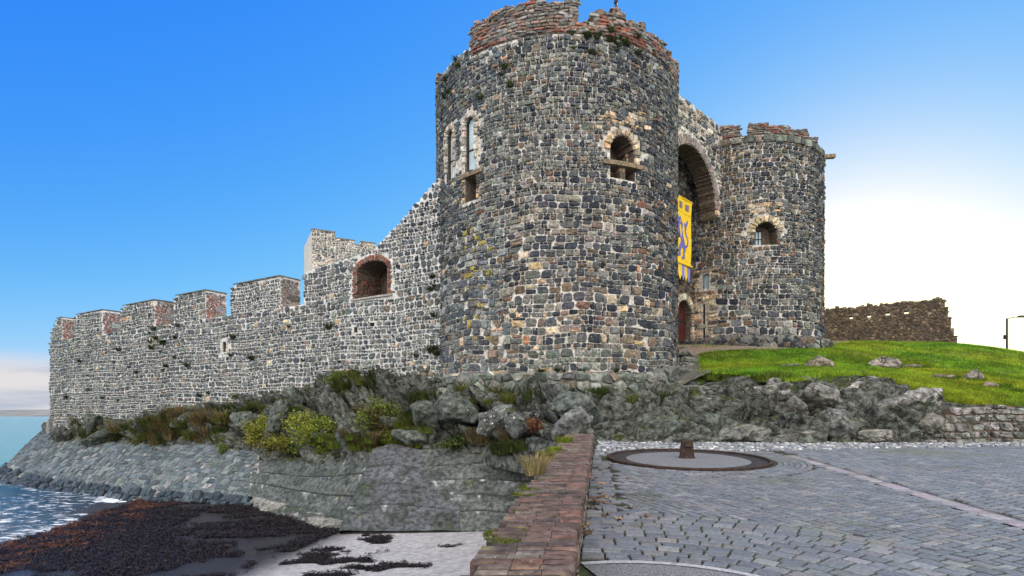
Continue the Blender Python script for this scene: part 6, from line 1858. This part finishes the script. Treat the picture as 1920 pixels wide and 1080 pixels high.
for (u, v, y, w, d, h, tl, yaw, c, lab) in BLD[:8]:
    p = P(u, v, y)
    for k in range(6):
        t_ = 3.3 + 2.9 * k / 5 + rng.uniform(-.2, .2); gx_, gy_ = p[0] + w * 1.05 * math.cos(t_), p[1] + d * 1.05 * math.sin(t_)
        put('grass_tuft', gm, MAT['blade'], (gx_, gy_, float(hill_z(np.array([gx_]), np.array([gy_]))[0])), rng.random() * 6, rng.uniform(.6, 1.2), 'longer green grass growing round a boulder on the turf', 'grass tuft', 'grass round the boulders')
# plants rooted in the joints of the walls
wallp = blades(110, .09, .26, 1.2, (0.055, 0.075, 0.028), .5, .012, 410, .25)
for k in range(46):
    u, v = rng.choice([(rng.uniform(110, 420), rng.uniform(610, 770)), (rng.gauss(190, 40), rng.gauss(700, 40)), (rng.gauss(310, 20), rng.gauss(640, 30)), (rng.uniform(420, 800), rng.uniform(600, 690)), (rng.gauss(815, 4), rng.uniform(430, 680))])
    s, z = HW(u, v)
    if z > SILL - 0.2 and u < 570: continue
    put('wall_plant', wallp, MAT['blade'], fw(np.array([s]), np.array([z]), np.array([0.06]))[0], rng.random() * 6, rng.uniform(0.6, 1.5), 'small dark plant rooted in the joints of the curtain wall', 'plant', 'plants on the curtain wall')
for u, v in [(rng.uniform(1050, 1195), rng.uniform(62, 105)) for _ in range(22)] + [(rng.uniform(830, 1000), rng.uniform(110, 200)) for _ in range(10)] + [(rng.uniform(840, 1260), rng.uniform(695, 712)) for _ in range(8)]:
    s, z = H1(u, v)
    put('wall_plant', wallp, MAT['blade'], f1(np.array([s]), np.array([z]), np.array([0.07]))[0], rng.random() * 6, rng.uniform(0.4, 0.9), 'small dark plant rooted in the joints of the near round tower', 'plant', 'plants on the near tower')

# ------------------------------------------------------------------ shrubs
def shrub(u, v, dims, nl, pal, label, seed, y_off=0.25, leaf=0.045):
    rg = np.random.default_rng(seed); p, nn_ = rock_at(u, v)
    base = p + nn_ * y_off; dims = tuple(q * 1.2 for q in dims); nl = int(nl * 1.4)
    o = empty('shrub', tuple(p), label, 'shrub', 'shrubs on the shore rocks')
    cl = rg.normal(0, 0.42, (14, 3)); cl = cl / np.maximum(1, np.linalg.norm(cl, axis=1))[:, None]
    k = rg.integers(0, 14, nl); c = cl[k] + rg.normal(0, 0.22, (nl, 3))
    c = c * np.array(dims)[None] + base[None]
    d = rg.normal(size=(nl, 3)) + np.array([0, -0.4, 0.5]); d /= np.linalg.norm(d, axis=1)[:, None]
    e = np.cross(d, rg.normal(size=(nl, 3))); e /= np.linalg.norm(e, axis=1)[:, None]; f = np.cross(d, e)
    L = leaf * (0.6 + 0.8 * rg.random(nl))[:, None]; W = L * 0.62
    V = np.stack([c - e * L, c + f * W + d * L * .2, c + e * L, c - f * W + d * L * .2], 1)
    F = np.arange(nl * 4).reshape(-1, 4)
    pl_ = np.array(pal); col = pl_[(rg.integers(0, len(pal), 14)[k] + (rg.random(nl) < .25)) % len(pal)] * (0.55 + 0.9 * rg.random(nl))[:, None]
    link('foliage', tri_mesh('foliage', V.reshape(-1, 3), F, np.repeat(col, 4, 0), None), MAT['leaf'], o)
    a = Acc()
    for q in range(14):
        e_ = base + cl[q] * np.array(dims); m_ = (p + e_) / 2 + rg.normal(0, .06, 3)
        a.tube([tuple(p - nn_ * .1), tuple(m_), tuple(e_)], [0.02, 0.014, 0.006], 5, (0.10, 0.06, 0.045))
    link('stems', a.mesh('shrub_stems'), MAT['timber'], o)
YG = [(0.24, 0.26, 0.03), (0.17, 0.20, 0.025), (0.28, 0.26, 0.05)]; DG = [(0.13, 0.18, 0.025), (0.08, 0.12, 0.025), (0.19, 0.22, 0.03)]; RD = [(0.10, 0.085, 0.025), (0.13, 0.07, 0.03), (0.07, 0.08, 0.02), (0.12, 0.13, 0.025)]
for k, (u, v, dm, nl, pal, lab) in enumerate(((490, 812, (.55, .45, .6), 1500, YG, 'yellow green leafy shrub at the top of the paved bank, leftmost of the shrubs'), (528, 838, (.6, .5, .45), 1300, YG[1:] + RD[:1], 'olive and brown low shrub hanging over the paved bank'),
      (598, 808, (.95, .7, .75), 3400, DG + YG[:1], 'biggest round green shrub, in the middle of the rocks'), (640, 720, (.5, .35, .35), 800, DG, 'small green shrub against the curtain wall above the big round shrub'), (712, 790, (.7, .6, .6), 1700, RD + DG[:1], 'reddish brown bramble right of the big round shrub'),
      (770, 752, (.95, .6, .42), 2000, RD, 'wide rusty bramble under the corner of the near tower'), (655, 765, (.5, .4, .4), 800, RD, 'thin brown bramble above the tall grey block'), (745, 830, (.6, .4, .3), 1100, DG, 'low dark green ivy on top of the sea wall'),
      (1013, 808, (.22, .2, .22), 500, [(0.16, 0.07, 0.03), (0.12, 0.055, 0.03)], 'rust red bush beside the far end of the brick wall'), (860, 838, (.6, .35, .18), 700, DG[1:2] + [(0.05, 0.07, 0.02)], 'flat dark creeper on the top of the sea wall near the brick wall'),
      (700, 715, (.22, .2, .55), 500, [(0.05, 0.065, 0.03)], 'upright dark ivy stem against the curtain wall'), (425, 790, (.45, .4, .25), 500, YG[1:] + DG[:1], 'small olive shrub on the rocks under the narrow slit'), (430, 845, (.2, .2, .3), 260, DG, 'single small green plant growing out of the paved bank'))):
    shrub(u, v, dm, nl, pal, lab, 500 + k)

# ------------------------------------------------------------------ fallen leaves
def dead_leaf(seed, col):
    rg = random.Random(seed); a = Acc(); n = 10; V = [(0, 0, 0.012)]
    for k in range(n):
        t = 2 * math.pi * k / n; r_ = (0.055 if k % 2 == 0 else 0.026) * rg.uniform(0.8, 1.2)
        V.append((r_ * math.cos(t), r_ * math.sin(t), 0.004 + rg.uniform(0.0, 0.035) * (k % 2 == 0)))
    a.add(V, [(0, 1 + k, 1 + (k + 1) % n) for k in range(n)], col)
    a.add([(v[0], v[1], v[2] - 0.002) for v in V], [(0, 1 + (k + 1) % n, 1 + k) for k in range(n)], col)
    a.tube([(0, 0, .012), (-.04, .01, .01), (-.07, .02, .02)], 0.0015, 4, col)
    return a.mesh('dead_leaf')
lm = [dead_leaf(k, c) for k, c in enumerate(((0.16, 0.10, 0.06), (0.10, 0.06, 0.04), (0.26, 0.19, 0.12), (0.13, 0.075, 0.045)))]
lp = [(1118, 898), (1122, 918), (1124, 928), (1108, 936), (1120, 936), (1130, 934), (1140, 937), (1150, 934), (1137, 946), (1112, 950), (1106, 955), (1118, 957), (1138, 968), (1133, 970), (1101, 989), (1136, 993), (1098, 1006), (1104, 1002), (1176, 899), (1213, 971), (1143, 880), (1125, 884), (1160, 976), (1112, 903), (1126, 943), (1116, 941), (1180, 955), (1105, 975)]
for k, (u, v) in enumerate(lp):
    o = put('fallen_leaf', lm[k % 4], MAT['dead_leaf'], on_pave(u, v) + np.array((0, 0, .014)), rng.random() * 6.28, rng.uniform(0.75, 1.35), 'curled brown dead leaf lying on the paving along the brick wall', 'leaf', 'dead leaves along the brick wall')
    o.rotation_euler = (rng.gauss(0, .2), rng.gauss(0, .2), rng.random() * 6.28)
put('fallen_leaf', dead_leaf(9, (0.55, 0.20, 0.03)), MAT['dead_leaf'], on_pave(1128, 909) + np.array((0, 0, .014)), 0.4, 1.1, 'single bright orange leaf among the brown ones by the brick wall', 'leaf')

# ------------------------------------------------------------------ street lamp beyond the hill
LY = 46.0; lx = (1888 - 960) / FPX * LY; lz = float(hill_z(np.array([lx]), np.array([LY]))[0]); ltop = (780 - 597) / FPX * LY
lo = empty('street_lamp', (lx, LY, lz), 'dark street lamp with an arm to the right, beyond the brow of the grassy hill', 'street lamp')
a = Acc(); a.tube([(lx, LY, lz - 0.3), (lx, LY, lz + 1.2), (lx, LY, lz + 1.25), (lx, LY, ltop)], [0.11, 0.11, 0.08, 0.07], 10); link('pole', a.mesh('lamp_pole'), MAT['black_metal'], lo)
a = Acc(); a.tube([(lx, LY, ltop - 0.03), (lx + 0.5, LY, ltop + 0.08), (lx + 1.0, LY, ltop + 0.14)], 0.03, 8); link('arm', a.mesh('lamp_arm'), MAT['black_metal'], lo)
a = Acc(); a.box((lx + 1.35, LY, ltop + 0.16), (0.95, 0.34, 0.14), bev=0.03, taper=0.8); link('lamp_head', a.mesh('lamp_head'), MAT['black_metal'], lo)
a = Acc(); a.box((lx - 0.12, LY, (780 - 632) / FPX * LY), (0.2, 0.2, 0.35), bev=0.02); link('sign_box', a.mesh('lamp_box'), MAT['rust'], lo)
